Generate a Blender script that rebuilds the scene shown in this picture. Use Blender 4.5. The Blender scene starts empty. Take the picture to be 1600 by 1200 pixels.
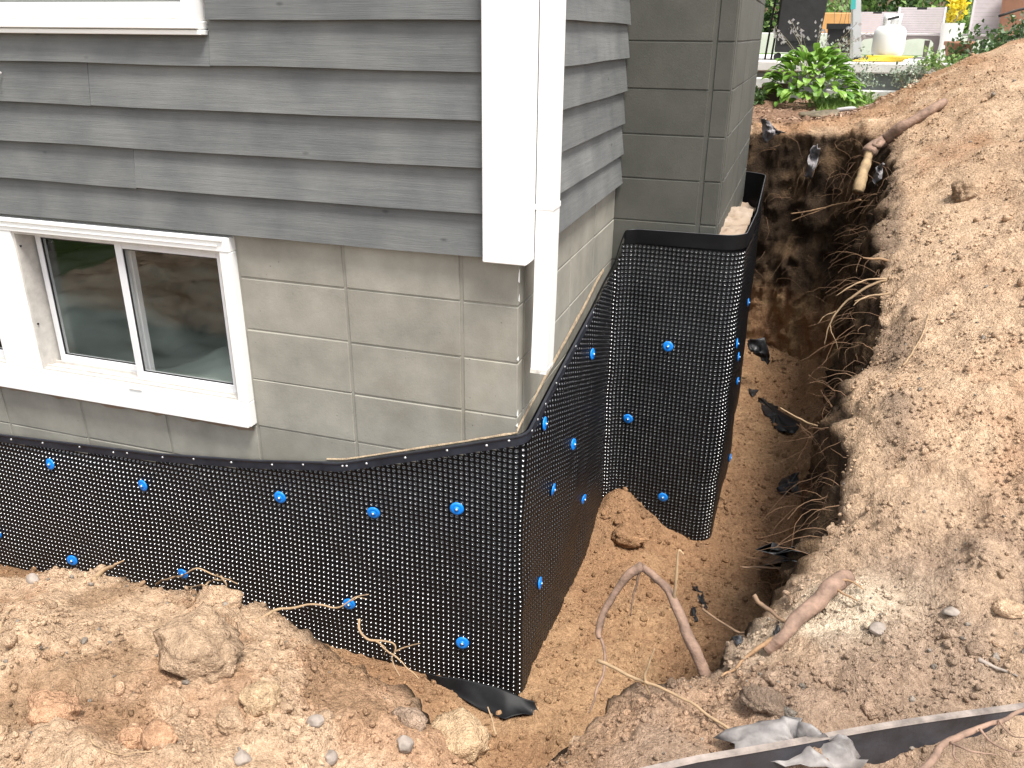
import bpy, bmesh, math, random
import numpy as np
from mathutils import Vector, Matrix
from mathutils.bvhtree import BVHTree

random.seed(7)
RNG = np.random.default_rng(11)
scene = bpy.context.scene
COL = scene.collection
R = math.radians

# ------------------------------------------------------------------ camera
CAM = np.array([0.809, -2.524, 0.840])
YAW, PITCH, ROLL, FPX = -0.317, 0.399, 0.009, 1300.0
_fw = np.array([math.sin(YAW)*math.cos(PITCH), math.cos(YAW)*math.cos(PITCH), -math.sin(PITCH)])
_rt = np.array([math.cos(YAW), -math.sin(YAW), 0.0]); _up = np.cross(_rt, _fw)
_r2 = _rt*math.cos(ROLL) + _up*math.sin(ROLL); _u2 = _up*math.cos(ROLL) - _rt*math.sin(ROLL)
cam_data = bpy.data.cameras.new('camera'); cam = bpy.data.objects.new('camera', cam_data); COL.objects.link(cam)
cam_data.sensor_fit = 'HORIZONTAL'; cam_data.sensor_width = 36.0; cam_data.lens = 36.0*FPX/1600.0
cam_data.clip_start = 0.02; cam_data.clip_end = 400.0
cam.matrix_world = Matrix(((_r2[0], _u2[0], -_fw[0], CAM[0]), (_r2[1], _u2[1], -_fw[1], CAM[1]),
                           (_r2[2], _u2[2], -_fw[2], CAM[2]), (0, 0, 0, 1)))
scene.camera = cam

# ------------------------------------------------------------------ sky, sun, exposure
SUN_EL, SUN_AZ = R(66), R(130)          # azimuth measured from +Y towards +X
world = bpy.data.worlds.new('World'); scene.world = world; world.use_nodes = True
wn = world.node_tree; wn.nodes.clear()
sky = wn.nodes.new('ShaderNodeTexSky'); sky.sky_type = 'NISHITA'; sky.sun_disc = False
sky.sun_elevation = SUN_EL; sky.sun_rotation = SUN_AZ; sky.air_density = 1.0; sky.dust_density = 1.5; sky.ozone_density = 1.0
hsv = wn.nodes.new('ShaderNodeHueSaturation'); hsv.inputs['Saturation'].default_value = 0.22
bgn = wn.nodes.new('ShaderNodeBackground'); bgn.inputs['Strength'].default_value = 0.15
wo = wn.nodes.new('ShaderNodeOutputWorld')
wn.links.new(sky.outputs[0], hsv.inputs['Color']); wn.links.new(hsv.outputs[0], bgn.inputs['Color']); wn.links.new(bgn.outputs[0], wo.inputs[0])
sun_d = bpy.data.lights.new('sun', 'SUN'); sun_d.energy = 2.8; sun_d.angle = R(17); sun_d.color = (1.0, 0.96, 0.90)
sun = bpy.data.objects.new('sun', sun_d); COL.objects.link(sun)
_sd = Vector((math.sin(SUN_AZ)*math.cos(SUN_EL), math.cos(SUN_AZ)*math.cos(SUN_EL), math.sin(SUN_EL)))
sun.rotation_euler = _sd.to_track_quat('Z', 'Y').to_euler(); sun.location = (4, 3, 8)
vs = scene.view_settings
vs.view_transform = 'Standard'; vs.look = 'None'; vs.exposure = 1.15; vs.gamma = 1.0; vs.use_curve_mapping = False
cy_ = scene.cycles; cy_.max_bounces = 6; cy_.diffuse_bounces = 3; cy_.glossy_bounces = 3; cy_.transparent_max_bounces = 8; cy_.caustics_reflective = False; cy_.caustics_refractive = False

# ------------------------------------------------------------------ small helpers
def at(u, v, y):
    """point of the photograph's line of sight (1600x1200) on the plane Y = y"""
    d = _fw + _r2*(u-800)/FPX - _u2*(v-600)/FPX
    return CAM + d*(y-CAM[1])/d[1]
def atx(u, v, x):
    d = _fw + _r2*(u-800)/FPX - _u2*(v-600)/FPX
    return CAM + d*(x-CAM[0])/d[0]
def tag(o, label, cat, group=None, kind=None):
    if label: o['label'] = label
    if cat: o['category'] = cat
    if group: o['group'] = group
    if kind: o['kind'] = kind
    return o
def empty(name, loc=(0, 0, 0)):
    o = bpy.data.objects.new(name, None); COL.objects.link(o); o.location = loc
    o.empty_display_size = 0.05
    return o
def link(name, me, mat=None, parent=None, smooth=False):
    if mat is not None and not me.materials: me.materials.append(mat)
    if smooth and me.polygons:
        me.polygons.foreach_set('use_smooth', np.ones(len(me.polygons), dtype=bool))
    o = bpy.data.objects.new(name, me); COL.objects.link(o)
    if parent is not None:
        o.parent = parent
        o.matrix_parent_inverse = Matrix.Translation(-Vector(world_loc(parent)))
    return o
def world_loc(o):
    v = Vector(o.location)
    if o.parent is not None: v = v + Vector(world_loc(o.parent)) + o.matrix_parent_inverse.to_translation()
    return v
def mesh(name, V, F):
    me = bpy.data.meshes.new(name); me.from_pydata([tuple(map(float, v)) for v in V], [], F); me.update(); return me
def bigmesh(name, V, F):
    """V (n,3) float, F (m,k) int with the same k"""
    V = np.ascontiguousarray(V, dtype=np.float32); F = np.ascontiguousarray(F, dtype=np.int32)
    me = bpy.data.meshes.new(name); n, k = F.shape
    me.vertices.add(len(V)); me.vertices.foreach_set('co', V.ravel())
    me.loops.add(n*k); me.loops.foreach_set('vertex_index', F.ravel())
    me.polygons.add(n); me.polygons.foreach_set('loop_start', np.arange(0, n*k, k, dtype=np.int32))
    me.update(calc_edges=True); return me
def set_col(me, C):
    a = me.color_attributes.new('soil', 'FLOAT_COLOR', 'POINT')
    c = np.ones((len(C), 4), dtype=np.float32); c[:, :3] = C; a.data.foreach_set('color', c.ravel())
class MB:
    """collects shapes into one mesh"""
    def __init__(s): s.V = []; s.F = []
    def add(s, V, F):
        b = len(s.V); s.V += [tuple(map(float, v)) for v in V]; s.F += [tuple(i+b for i in f) for f in F]; return s
    def box(s, x0, x1, y0, y1, z0, z1, ch=0.0): return s.add(*cbox(x0, x1, y0, y1, z0, z1, ch))
    def tube(s, P, r, n=8, cap=True): return s.add(*tube(P, r, n, cap))
    def build(s, name, mat, parent=None, smooth=False): return link(name, mesh(name, s.V, s.F), mat, parent, smooth)
def cbox(x0, x1, y0, y1, z0, z1, ch=0.0):
    if ch <= 0:
        V = [(x, y, z) for x in (x0, x1) for y in (y0, y1) for z in (z0, z1)]
        return V, [(0, 1, 3, 2), (4, 6, 7, 5), (0, 4, 5, 1), (2, 3, 7, 6), (0, 2, 6, 4), (1, 5, 7, 3)]
    bm = bmesh.new()
    bmesh.ops.create_cube(bm, size=1.0)
    for v in bm.verts:
        v.co = Vector((x0 if v.co.x < 0 else x1, y0 if v.co.y < 0 else y1, z0 if v.co.z < 0 else z1))
    bmesh.ops.bevel(bm, geom=list(bm.edges), offset=ch, segments=1, affect='EDGES', profile=0.5)
    bm.verts.index_update()
    V = [tuple(v.co) for v in bm.verts]; F = [tuple(v.index for v in f.verts) for f in bm.faces]; bm.free()
    return V, F
def tube(P, r, n=8, cap=True):
    P = np.asarray(P, float); m = len(P)
    r = np.full(m, r, float) if np.isscalar(r) else np.asarray(r, float)
    T = np.gradient(P, axis=0); T /= np.linalg.norm(T, axis=1)[:, None]+1e-9
    ref = np.array([0, 0, 1.0]) if abs(T[0][2]) < 0.9 else np.array([1.0, 0, 0])
    N = np.cross(T[0], ref); N /= np.linalg.norm(N); V = []; F = []
    for i in range(m):
        N = N - T[i]*np.dot(N, T[i]); N /= np.linalg.norm(N)+1e-9; B = np.cross(T[i], N)
        for k in range(n):
            a = 2*math.pi*k/n; V.append(P[i] + r[i]*(math.cos(a)*N + math.sin(a)*B))
    for i in range(m-1):
        for k in range(n):
            k2 = (k+1) % n; F.append((i*n+k, i*n+k2, (i+1)*n+k2, (i+1)*n+k))
    if cap: F.append(tuple(range(n-1, -1, -1))); F.append(tuple((m-1)*n+k for k in range(n)))
    return V, F
def spline(P, n=24):
    """Catmull-Rom through P"""
    P = np.asarray(P, float)
    if len(P) == 2: return P[0]+(P[1]-P[0])*np.linspace(0, 1, n)[:, None]
    Q = np.vstack([2*P[0]-P[1], P, 2*P[-1]-P[-2]]); out = []; k = len(P)-1; per = max(2, n//k)
    for i in range(k):
        p0, p1, p2, p3 = Q[i:i+4]
        for t in np.linspace(0, 1, per, endpoint=False):
            out.append(0.5*((2*p1)+(p2-p0)*t+(2*p0-5*p1+4*p2-p3)*t*t+(3*p1-p0-3*p2+p3)*t**3))
    out.append(P[-1]); return np.array(out)
def lathe(prof, n=24, c=(0, 0, 0)):
    V = []; F = []
    for (r, z) in prof:
        for k in range(n):
            a = 2*math.pi*k/n; V.append((c[0]+r*math.cos(a), c[1]+r*math.sin(a), c[2]+z))
    for i in range(len(prof)-1):
        for k in range(n):
            k2 = (k+1) % n; F.append((i*n+k, i*n+k2, (i+1)*n+k2, (i+1)*n+k))
    F.append(tuple(range(n-1, -1, -1))); F.append(tuple((len(prof)-1)*n+k for k in range(n)))
    return V, F

# ------------------------------------------------------------------ numpy noise
def _h(ix, iy, iz, seed):
    n = (ix.astype(np.int64)*374761393 + iy.astype(np.int64)*668265263 + iz.astype(np.int64)*2147483647 + seed*1274126177) & 0xFFFFFFFF
    n = ((n ^ (n >> 13))*1103515245) & 0xFFFFFFFF; n = ((n ^ (n >> 16))*2246822519) & 0xFFFFFFFF
    return ((n ^ (n >> 15)) & 0xFFFFFF)/float(0xFFFFFF)
def vnoise(p, seed=0):
    i = np.floor(p).astype(np.int64); f = p-i; f = f*f*f*(f*(f*6-15)+10); r = 0
    for dx in (0, 1):
        wx = f[:, 0] if dx else 1-f[:, 0]
        for dy in (0, 1):
            wy = f[:, 1] if dy else 1-f[:, 1]
            for dz in (0, 1):
                wz = f[:, 2] if dz else 1-f[:, 2]
                r = r + wx*wy*wz*_h(i[:, 0]+dx, i[:, 1]+dy, i[:, 2]+dz, seed)
    return r*2-1
def fbm(p, scale, octs=4, seed=0, gain=0.5):
    q = np.asarray(p, float)/scale; r = 0; a = 1.0
    for o in range(octs): r = r + a*vnoise(q*(2.03**o)+17.3*o, seed+o); a *= gain
    return r
def lumps(p, size, seed=0, dens=0.6):
    """half-sunk balls of random radius: crumbly soil"""
    q = np.asarray(p, float)/size; i = np.floor(q).astype(np.int64); best = np.zeros(len(q))
    for dx in (-1, 0, 1):
        for dy in (-1, 0, 1):
            for dz in (-1, 0, 1):
                a, b, c = i[:, 0]+dx, i[:, 1]+dy, i[:, 2]+dz
                d2 = (a+_h(a, b, c, seed)-q[:, 0])**2 + (b+_h(a, b, c, seed+1)-q[:, 1])**2 + (c+_h(a, b, c, seed+2)-q[:, 2])**2
                r = 0.2+0.5*_h(a, b, c, seed+3); r = np.where(_h(a, b, c, seed+4) < dens, r, 0)
                best = np.maximum(best, np.sqrt(np.maximum(0, r*r-d2)))
    return best*size
def sstep(a, b, x): t = np.clip((x-a)/(b-a), 0, 1); return t*t*(3-2*t)

# ------------------------------------------------------------------ materials
def new_mat(name):
    m = bpy.data.materials.new(name); m.use_nodes = True; nt = m.node_tree
    return m, nt, nt.nodes['Principled BSDF']
def N(nt, t, **kw):
    n = nt.nodes.new(t)
    for k, v in kw.items():
        if hasattr(n, k): setattr(n, k, v)
        else: n.inputs[k.replace('_', ' ')].default_value = v
    return n
def plain(name, col, rough=0.6, metal=0.0, var=0.12, scale=8.0, bump=0.0, bscale=60.0, spec=0.5, stretch=None, rand=0.0):
    m, nt, b = new_mat(name); L = nt.links.new
    tc = N(nt, 'ShaderNodeTexCoord'); mp = N(nt, 'ShaderNodeMapping'); L(tc.outputs['Object'], mp.inputs[0])
    if stretch: mp.inputs['Scale'].default_value = stretch
    nz = N(nt, 'ShaderNodeTexNoise', Scale=scale, Detail=6.0, Roughness=0.6); L(mp.outputs[0], nz.inputs['Vector'])
    rp = N(nt, 'ShaderNodeValToRGB'); rp.color_ramp.elements[0].position = 0.3; rp.color_ramp.elements[1].position = 0.72
    rp.color_ramp.elements[0].color = (*[c*(1-var) for c in col], 1); rp.color_ramp.elements[1].color = (*[min(1, c*(1+var)) for c in col], 1)
    L(nz.outputs[0], rp.inputs[0]); out = rp.outputs[0]
    if rand > 0:
        oi = N(nt, 'ShaderNodeObjectInfo'); mr = N(nt, 'ShaderNodeMapRange'); mr.inputs[3].default_value = 1-rand; mr.inputs[4].default_value = 1+rand
        L(oi.outputs['Random'], mr.inputs[0]); mx = N(nt, 'ShaderNodeVectorMath', operation='SCALE'); L(out, mx.inputs[0]); L(mr.outputs[0], mx.inputs['Scale']); out = mx.outputs[0]
    L(out, b.inputs['Base Color']); b.inputs['Roughness'].default_value = rough; b.inputs['Metallic'].default_value = metal
    b.inputs['Specular IOR Level'].default_value = spec
    if bump > 0:
        n2 = N(nt, 'ShaderNodeTexNoise', Scale=bscale, Detail=5.0); L(mp.outputs[0], n2.inputs['Vector'])
        bp = N(nt, 'ShaderNodeBump', Strength=bump, Distance=0.01); L(n2.outputs[0], bp.inputs['Height']); L(bp.outputs[0], b.inputs['Normal'])
    return m
def mat_siding():
    m, nt, b = new_mat('stained_wood'); L = nt.links.new
    tc = N(nt, 'ShaderNodeTexCoord'); oi = N(nt, 'ShaderNodeObjectInfo')
    off = N(nt, 'ShaderNodeVectorMath', operation='SCALE'); cmb = N(nt, 'ShaderNodeCombineXYZ')
    for i in range(3): L(oi.outputs['Random'], cmb.inputs[i])
    L(cmb.outputs[0], off.inputs[0]); off.inputs['Scale'].default_value = 37.0
    ad = N(nt, 'ShaderNodeVectorMath', operation='ADD'); L(tc.outputs['Object'], ad.inputs[0]); L(off.outputs[0], ad.inputs[1])
    grain = N(nt, 'ShaderNodeMapping'); grain.inputs['Scale'].default_value = (1.6, 1.6, 38.0); L(ad.outputs[0], grain.inputs[0])
    g = N(nt, 'ShaderNodeTexNoise', Scale=2.2, Detail=8.0, Roughness=0.65, Distortion=0.6); L(grain.outputs[0], g.inputs['Vector'])
    g2m = N(nt, 'ShaderNodeMapping'); g2m.inputs['Scale'].default_value = (7, 7, 260.0); L(ad.outputs[0], g2m.inputs[0])
    g2 = N(nt, 'ShaderNodeTexNoise', Scale=1.6, Detail=5.0, Distortion=0.3); L(g2m.outputs[0], g2.inputs['Vector'])
    blotch = N(nt, 'ShaderNodeTexNoise', Scale=4.5, Detail=5.0, Roughness=0.55); L(ad.outputs[0], blotch.inputs['Vector'])
    r1 = N(nt, 'ShaderNodeValToRGB'); e = r1.color_ramp.elements; e[0].position = 0.32; e[0].color = (0.104, 0.109, 0.110, 1); e[1].position = 0.74; e[1].color = (0.164, 0.167, 0.162, 1)
    L(blotch.outputs[0], r1.inputs[0])
    r2 = N(nt, 'ShaderNodeValToRGB'); e = r2.color_ramp.elements; e[0].position = 0.3; e[0].color = (0.80, 0.81, 0.82, 1); e[1].position = 0.65; e[1].color = (1.08, 1.07, 1.06, 1)
    L(g.outputs[0], r2.inputs[0])
    mu = N(nt, 'ShaderNodeMix', data_type='RGBA', blend_type='MULTIPLY'); mu.inputs[0].default_value = 0.85; L(r1.outputs[0], mu.inputs[6]); L(r2.outputs[0], mu.inputs[7])
    # knots: rare dark spots
    kn = N(nt, 'ShaderNodeTexVoronoi', Scale=4.2); km = N(nt, 'ShaderNodeMapping'); km.inputs['Scale'].default_value = (1, 1, 2.2); L(ad.outputs[0], km.inputs[0]); L(km.outputs[0], kn.inputs['Vector'])
    kr = N(nt, 'ShaderNodeValToRGB'); e = kr.color_ramp.elements; e[0].position = 0.02; e[0].color = (0.42, 0.42, 0.42, 1); e[1].position = 0.075; e[1].color = (1, 1, 1, 1)
    L(kn.outputs['Distance'], kr.inputs[0])
    mk = N(nt, 'ShaderNodeMix', data_type='RGBA', blend_type='MULTIPLY'); mk.inputs[0].default_value = 0.8; L(mu.outputs[2], mk.inputs[6]); L(kr.outputs[0], mk.inputs[7])
    mr = N(nt, 'ShaderNodeMapRange'); mr.inputs[3].default_value = 0.9; mr.inputs[4].default_value = 1.14; L(oi.outputs['Random'], mr.inputs[0])
    sc = N(nt, 'ShaderNodeVectorMath', operation='SCALE'); L(mk.outputs[2], sc.inputs[0]); L(mr.outputs[0], sc.inputs['Scale'])
    L(sc.outputs[0], b.inputs['Base Color']); b.inputs['Roughness'].default_value = 0.72; b.inputs['Specular IOR Level'].default_value = 0.35
    ab = N(nt, 'ShaderNodeMath', operation='ADD'); L(g.outputs[0], ab.inputs[0]); L(g2.outputs[0], ab.inputs[1])
    bp = N(nt, 'ShaderNodeBump', Strength=0.28, Distance=0.004); L(ab.outputs[0], bp.inputs['Height']); L(bp.outputs[0], b.inputs['Normal'])
    return m
def mat_block(name, lo, hi, stain=(0.2, 0.17, 0.11), smix=0.5):
    m, nt, b = new_mat(name); L = nt.links.new
    tc = N(nt, 'ShaderNodeTexCoord'); oi = N(nt, 'ShaderNodeObjectInfo')
    n1 = N(nt, 'ShaderNodeTexNoise', Scale=5.0, Detail=7.0, Roughness=0.62); L(tc.outputs['Object'], n1.inputs['Vector'])
    r1 = N(nt, 'ShaderNodeValToRGB'); e = r1.color_ramp.elements; e[0].position = 0.3; e[0].color = (*lo, 1); e[1].position = 0.7; e[1].color = (*hi, 1); L(n1.outputs[0], r1.inputs[0])
    n2 = N(nt, 'ShaderNodeTexNoise', Scale=1.9, Detail=6.0, Roughness=0.7); L(tc.outputs['Object'], n2.inputs['Vector'])
    r2 = N(nt, 'ShaderNodeValToRGB'); e = r2.color_ramp.elements; e[0].position = 0.55; e[0].color = (0, 0, 0, 1); e[1].position = 0.8; e[1].color = (smix, smix, smix, 1); L(n2.outputs[0], r2.inputs[0])
    mx = N(nt, 'ShaderNodeMix', data_type='RGBA'); L(r2.outputs[0], mx.inputs[0]); L(r1.outputs[0], mx.inputs[6]); mx.inputs[7].default_value = (*stain, 1)
    # pores
    v = N(nt, 'ShaderNodeTexVoronoi', Scale=26.0); L(tc.outputs['Object'], v.inputs['Vector'])
    vr = N(nt, 'ShaderNodeValToRGB'); e = vr.color_ramp.elements; e[0].position = 0.035; e[0].color = (0.45, 0.45, 0.45, 1); e[1].position = 0.09; e[1].color = (1, 1, 1, 1); L(v.outputs['Distance'], vr.inputs[0])
    n3 = N(nt, 'ShaderNodeTexNoise', Scale=2.6, Detail=2.0); L(tc.outputs['Object'], n3.inputs['Vector'])
    gate = N(nt, 'ShaderNodeMapRange'); gate.inputs[1].default_value = 0.5; gate.inputs[2].default_value = 0.66; L(n3.outputs[0], gate.inputs[0])
    mp = N(nt, 'ShaderNodeMix', data_type='RGBA', blend_type='MULTIPLY'); L(gate.outputs[0], mp.inputs[0]); L(mx.outputs[2], mp.inputs[6]); L(vr.outputs[0], mp.inputs[7])
    mr = N(nt, 'ShaderNodeMapRange'); mr.inputs[3].default_value = 0.93; mr.inputs[4].default_value = 1.07; L(oi.outputs['Random'], mr.inputs[0])
    sc = N(nt, 'ShaderNodeVectorMath', operation='SCALE'); L(mp.outputs[2], sc.inputs[0]); L(mr.outputs[0], sc.inputs['Scale'])
    L(sc.outputs[0], b.inputs['Base Color']); b.inputs['Roughness'].default_value = 0.78; b.inputs['Specular IOR Level'].default_value = 0.3
    n4 = N(nt, 'ShaderNodeTexNoise', Scale=120.0, Detail=6.0, Roughness=0.7); L(tc.outputs['Object'], n4.inputs['Vector'])
    s2 = N(nt, 'ShaderNodeMath', operation='MULTIPLY_ADD'); L(vr.outputs[0], s2.inputs[0]); s2.inputs[1].default_value = 0.5; L(n4.outputs[0], s2.inputs[2])
    bp = N(nt, 'ShaderNodeBump', Strength=0.35, Distance=0.003); L(s2.outputs[0], bp.inputs['Height']); L(bp.outputs[0], b.inputs['Normal'])
    return m
def mat_soil(name='soil', bump=0.85):
    m, nt, b = new_mat(name); L = nt.links.new
    at_ = N(nt, 'ShaderNodeAttribute', attribute_name='soil'); tc = N(nt, 'ShaderNodeTexCoord')
    n1 = N(nt, 'ShaderNodeTexNoise', Scale=55.0, Detail=4.0, Roughness=0.7); L(tc.outputs['Object'], n1.inputs['Vector'])
    r1 = N(nt, 'ShaderNodeValToRGB'); e = r1.color_ramp.elements; e[0].position = 0.3; e[0].color = (0.66, 0.63, 0.6, 1); e[1].position = 0.7; e[1].color = (1.28, 1.28, 1.28, 1); L(n1.outputs[0], r1.inputs[0])
    mu = N(nt, 'ShaderNodeMix', data_type='RGBA', blend_type='MULTIPLY'); mu.inputs[0].default_value = 1.0; L(at_.outputs['Color'], mu.inputs[6]); L(r1.outputs[0], mu.inputs[7])
    n2 = N(nt, 'ShaderNodeTexNoise', Scale=420.0, Detail=2.0, Roughness=0.6); L(tc.outputs['Object'], n2.inputs['Vector'])
    r2 = N(nt, 'ShaderNodeValToRGB'); e = r2.color_ramp.elements; e[0].position = 0.34; e[0].color = (0.7, 0.67, 0.65, 1); e[1].position = 0.6; e[1].color = (1.2, 1.2, 1.2, 1); L(n2.outputs[0], r2.inputs[0])
    m2 = N(nt, 'ShaderNodeMix', data_type='RGBA', blend_type='MULTIPLY'); m2.inputs[0].default_value = 0.8; L(mu.outputs[2], m2.inputs[6]); L(r2.outputs[0], m2.inputs[7])
    L(m2.outputs[2], b.inputs['Base Color']); b.inputs['Roughness'].default_value = 0.95; b.inputs['Specular IOR Level'].default_value = 0.12
    n3 = N(nt, 'ShaderNodeTexNoise', Scale=160.0, Detail=4.0, Roughness=0.75); L(tc.outputs['Object'], n3.inputs['Vector'])
    wv = N(nt, 'ShaderNodeVectorMath', operation='MULTIPLY_ADD'); L(n1.outputs['Color'], wv.inputs[0]); wv.inputs[1].default_value = (.02, .02, .02); L(tc.outputs['Object'], wv.inputs[2])
    vo = N(nt, 'ShaderNodeTexVoronoi', Scale=95.0); L(wv.outputs[0], vo.inputs['Vector'])
    vo2 = N(nt, 'ShaderNodeTexVoronoi', Scale=230.0); L(wv.outputs[0], vo2.inputs['Vector'])
    s1 = N(nt, 'ShaderNodeMath', operation='MULTIPLY_ADD'); L(vo.outputs['Distance'], s1.inputs[0]); s1.inputs[1].default_value = -1.0; L(n3.outputs[0], s1.inputs[2])
    s2 = N(nt, 'ShaderNodeMath', operation='MULTIPLY_ADD'); L(vo2.outputs['Distance'], s2.inputs[0]); s2.inputs[1].default_value = -.45; L(s1.outputs[0], s2.inputs[2])
    bp = N(nt, 'ShaderNodeBump', Strength=bump, Distance=0.012); L(s2.outputs[0], bp.inputs['Height']); L(bp.outputs[0], b.inputs['Normal'])
    return m
def mat_glass():
    m = bpy.data.materials.new('window_glass'); m.use_nodes = True; nt = m.node_tree; nt.nodes.clear(); L = nt.links.new
    ge = N(nt, 'ShaderNodeNewGeometry'); dt = N(nt, 'ShaderNodeVectorMath', operation='DOT_PRODUCT'); L(ge.outputs['Incoming'], dt.inputs[0]); L(ge.outputs['Normal'], dt.inputs[1])
    ab = N(nt, 'ShaderNodeMath', operation='ABSOLUTE'); L(dt.outputs['Value'], ab.inputs[0]); om = N(nt, 'ShaderNodeMath', operation='SUBTRACT'); om.inputs[0].default_value = 1.0; L(ab.outputs[0], om.inputs[1])
    pw = N(nt, 'ShaderNodeMath', operation='POWER'); L(om.outputs[0], pw.inputs[0]); pw.inputs[1].default_value = 5.0
    fr = N(nt, 'ShaderNodeMath', operation='MULTIPLY_ADD'); L(pw.outputs[0], fr.inputs[0]); fr.inputs[1].default_value = 0.94; fr.inputs[2].default_value = 0.04; tr = N(nt, 'ShaderNodeBsdfTransparent'); tr.inputs[0].default_value = (0.95, 0.96, 0.955, 1)
    gl = N(nt, 'ShaderNodeBsdfGlossy'); gl.inputs['Roughness'].default_value = 0.01; mx = N(nt, 'ShaderNodeMixShader'); o = N(nt, 'ShaderNodeOutputMaterial')
    L(fr.outputs[0], mx.inputs[0]); L(tr.outputs[0], mx.inputs[1]); L(gl.outputs[0], mx.inputs[2]); L(mx.outputs[0], o.inputs[0]); return m
def mat_leaf(name, lo, hi, trans=0.25, rough=0.5):
    m, nt, b = new_mat(name); L = nt.links.new
    geo = N(nt, 'ShaderNodeNewGeometry'); oi = N(nt, 'ShaderNodeObjectInfo')
    ad = N(nt, 'ShaderNodeMath', operation='ADD'); L(geo.outputs['Random Per Island'], ad.inputs[0]); L(oi.outputs['Random'], ad.inputs[1])
    fr = N(nt, 'ShaderNodeMath', operation='FRACT'); L(ad.outputs[0], fr.inputs[0])
    rp = N(nt, 'ShaderNodeValToRGB'); rp.color_ramp.elements[0].color = (*lo, 1); rp.color_ramp.elements[1].color = (*hi, 1); L(fr.outputs[0], rp.inputs[0])
    L(rp.outputs[0], b.inputs['Base Color']); b.inputs['Roughness'].default_value = rough; b.inputs['Transmission Weight'].default_value = 0.0
    t = N(nt, 'ShaderNodeBsdfTranslucent'); L(rp.outputs[0], t.inputs[0]); mx = N(nt, 'ShaderNodeMixShader'); mx.inputs[0].default_value = trans
    o = nt.nodes['Material Output']; L(b.outputs[0], mx.inputs[1]); L(t.outputs[0], mx.inputs[2]); L(mx.outputs[0], o.inputs[0]); return m

M = {}
M['siding'] = mat_siding()
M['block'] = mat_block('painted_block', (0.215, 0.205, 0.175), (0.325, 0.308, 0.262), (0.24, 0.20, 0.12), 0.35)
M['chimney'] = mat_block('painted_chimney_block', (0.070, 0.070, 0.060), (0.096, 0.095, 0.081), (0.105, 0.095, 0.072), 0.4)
M['ledge'] = mat_block('bare_mortar', (0.24, 0.17, 0.115), (0.34, 0.275, 0.215), (0.15, 0.09, 0.055), 0.95)
M['white'] = plain('white_paint', (0.82, 0.82, 0.80), 0.38, var=0.02, scale=6)
M['vinyl'] = plain('window_vinyl', (0.70, 0.70, 0.71), 0.35, var=0.03)
M['track'] = plain('dusty_track', (0.52, 0.49, 0.45), 0.6, var=0.15, scale=30)
M['rubber'] = plain('gasket', (0.015, 0.015, 0.016), 0.5)
M['glass'] = mat_glass()
M['room'] = plain('room_wall', (0.34, 0.33, 0.31), 0.9, var=0.1)
M['room_floor'] = plain('room_floor', (0.12, 0.10, 0.08), 0.8, var=0.2)
M['drape'] = plain('pale_green_cloth', (0.74, 0.82, 0.72), 0.85, var=0.1, scale=5)
M['membrane'] = plain('black_hdpe', (0.0055, 0.0057, 0.0068), 0.22, var=0.25, scale=9, spec=0.22)
_m = M['membrane'].node_tree; _b = _m.nodes['Principled BSDF']; _src = _b.inputs['Base Color'].links[0].from_socket
_tc = N(_m, 'ShaderNodeTexCoord'); _n = N(_m, 'ShaderNodeTexNoise', Scale=3.2, Detail=5.0, Roughness=0.7); _m.links.new(_tc.outputs['Object'], _n.inputs['Vector'])
_sx = N(_m, 'ShaderNodeSeparateXYZ'); _m.links.new(_tc.outputs['Object'], _sx.inputs[0]); _hz = N(_m, 'ShaderNodeMapRange'); _hz.inputs[1].default_value = -0.9; _hz.inputs[2].default_value = -1.7; _hz.inputs[3].default_value = -.16; _hz.inputs[4].default_value = .14; _m.links.new(_sx.outputs[2], _hz.inputs[0])
_ad = N(_m, 'ShaderNodeMath', operation='ADD'); _m.links.new(_n.outputs[0], _ad.inputs[0]); _m.links.new(_hz.outputs[0], _ad.inputs[1])
_mr = N(_m, 'ShaderNodeMapRange'); _mr.inputs[1].default_value = .60; _mr.inputs[2].default_value = .85; _mr.inputs[3].default_value = 0; _mr.inputs[4].default_value = .30; _m.links.new(_ad.outputs[0], _mr.inputs[0])
_mx = N(_m, 'ShaderNodeMix', data_type='RGBA'); _m.links.new(_mr.outputs[0], _mx.inputs[0]); _m.links.new(_src, _mx.inputs[6]); _mx.inputs[7].default_value = (.05, .034, .022, 1); _m.links.new(_mx.outputs[2], _b.inputs['Base Color'])
_rr = N(_m, 'ShaderNodeMapRange'); _rr.inputs[3].default_value = .42; _rr.inputs[4].default_value = .6; _m.links.new(_mr.outputs[0], _rr.inputs[0]); _m.links.new(_rr.outputs[0], _b.inputs['Roughness'])
M['dimple'] = plain('glossy_dimple', (0.009, 0.0092, 0.0105), 0.20, var=0.2, scale=9, spec=1.0)
M['dimple'].node_tree.nodes['Principled BSDF'].inputs['Coat Weight'].default_value = 0.55; M['dimple'].node_tree.nodes['Principled BSDF'].inputs['Coat Roughness'].default_value = 0.16; M['dimple'].node_tree.nodes['Principled BSDF'].inputs['Coat IOR'].default_value = 1.75; M['dimple'].node_tree.nodes['Principled BSDF'].inputs['IOR'].default_value = 1.7
M['strip'] = plain('black_strip', (0.022, 0.024, 0.032), 0.42, var=0.35, scale=14, spec=0.5)
M['nail'] = plain('galvanised_nail', (0.62, 0.62, 0.62), 0.35, metal=0.6, var=0.05)
M['blue'] = plain('blue_plastic', (0.008, 0.22, 0.76), 0.38, var=0.05)
M['soil'] = mat_soil()
M['film'] = plain('black_film', (0.018, 0.018, 0.020), 0.5, var=0.6, scale=20, spec=0.6, bump=0.3, bscale=25)
M['skirt'] = plain('matte_film', (.008, .008, .009), .55, var=.5, scale=12, spec=.25)
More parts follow.
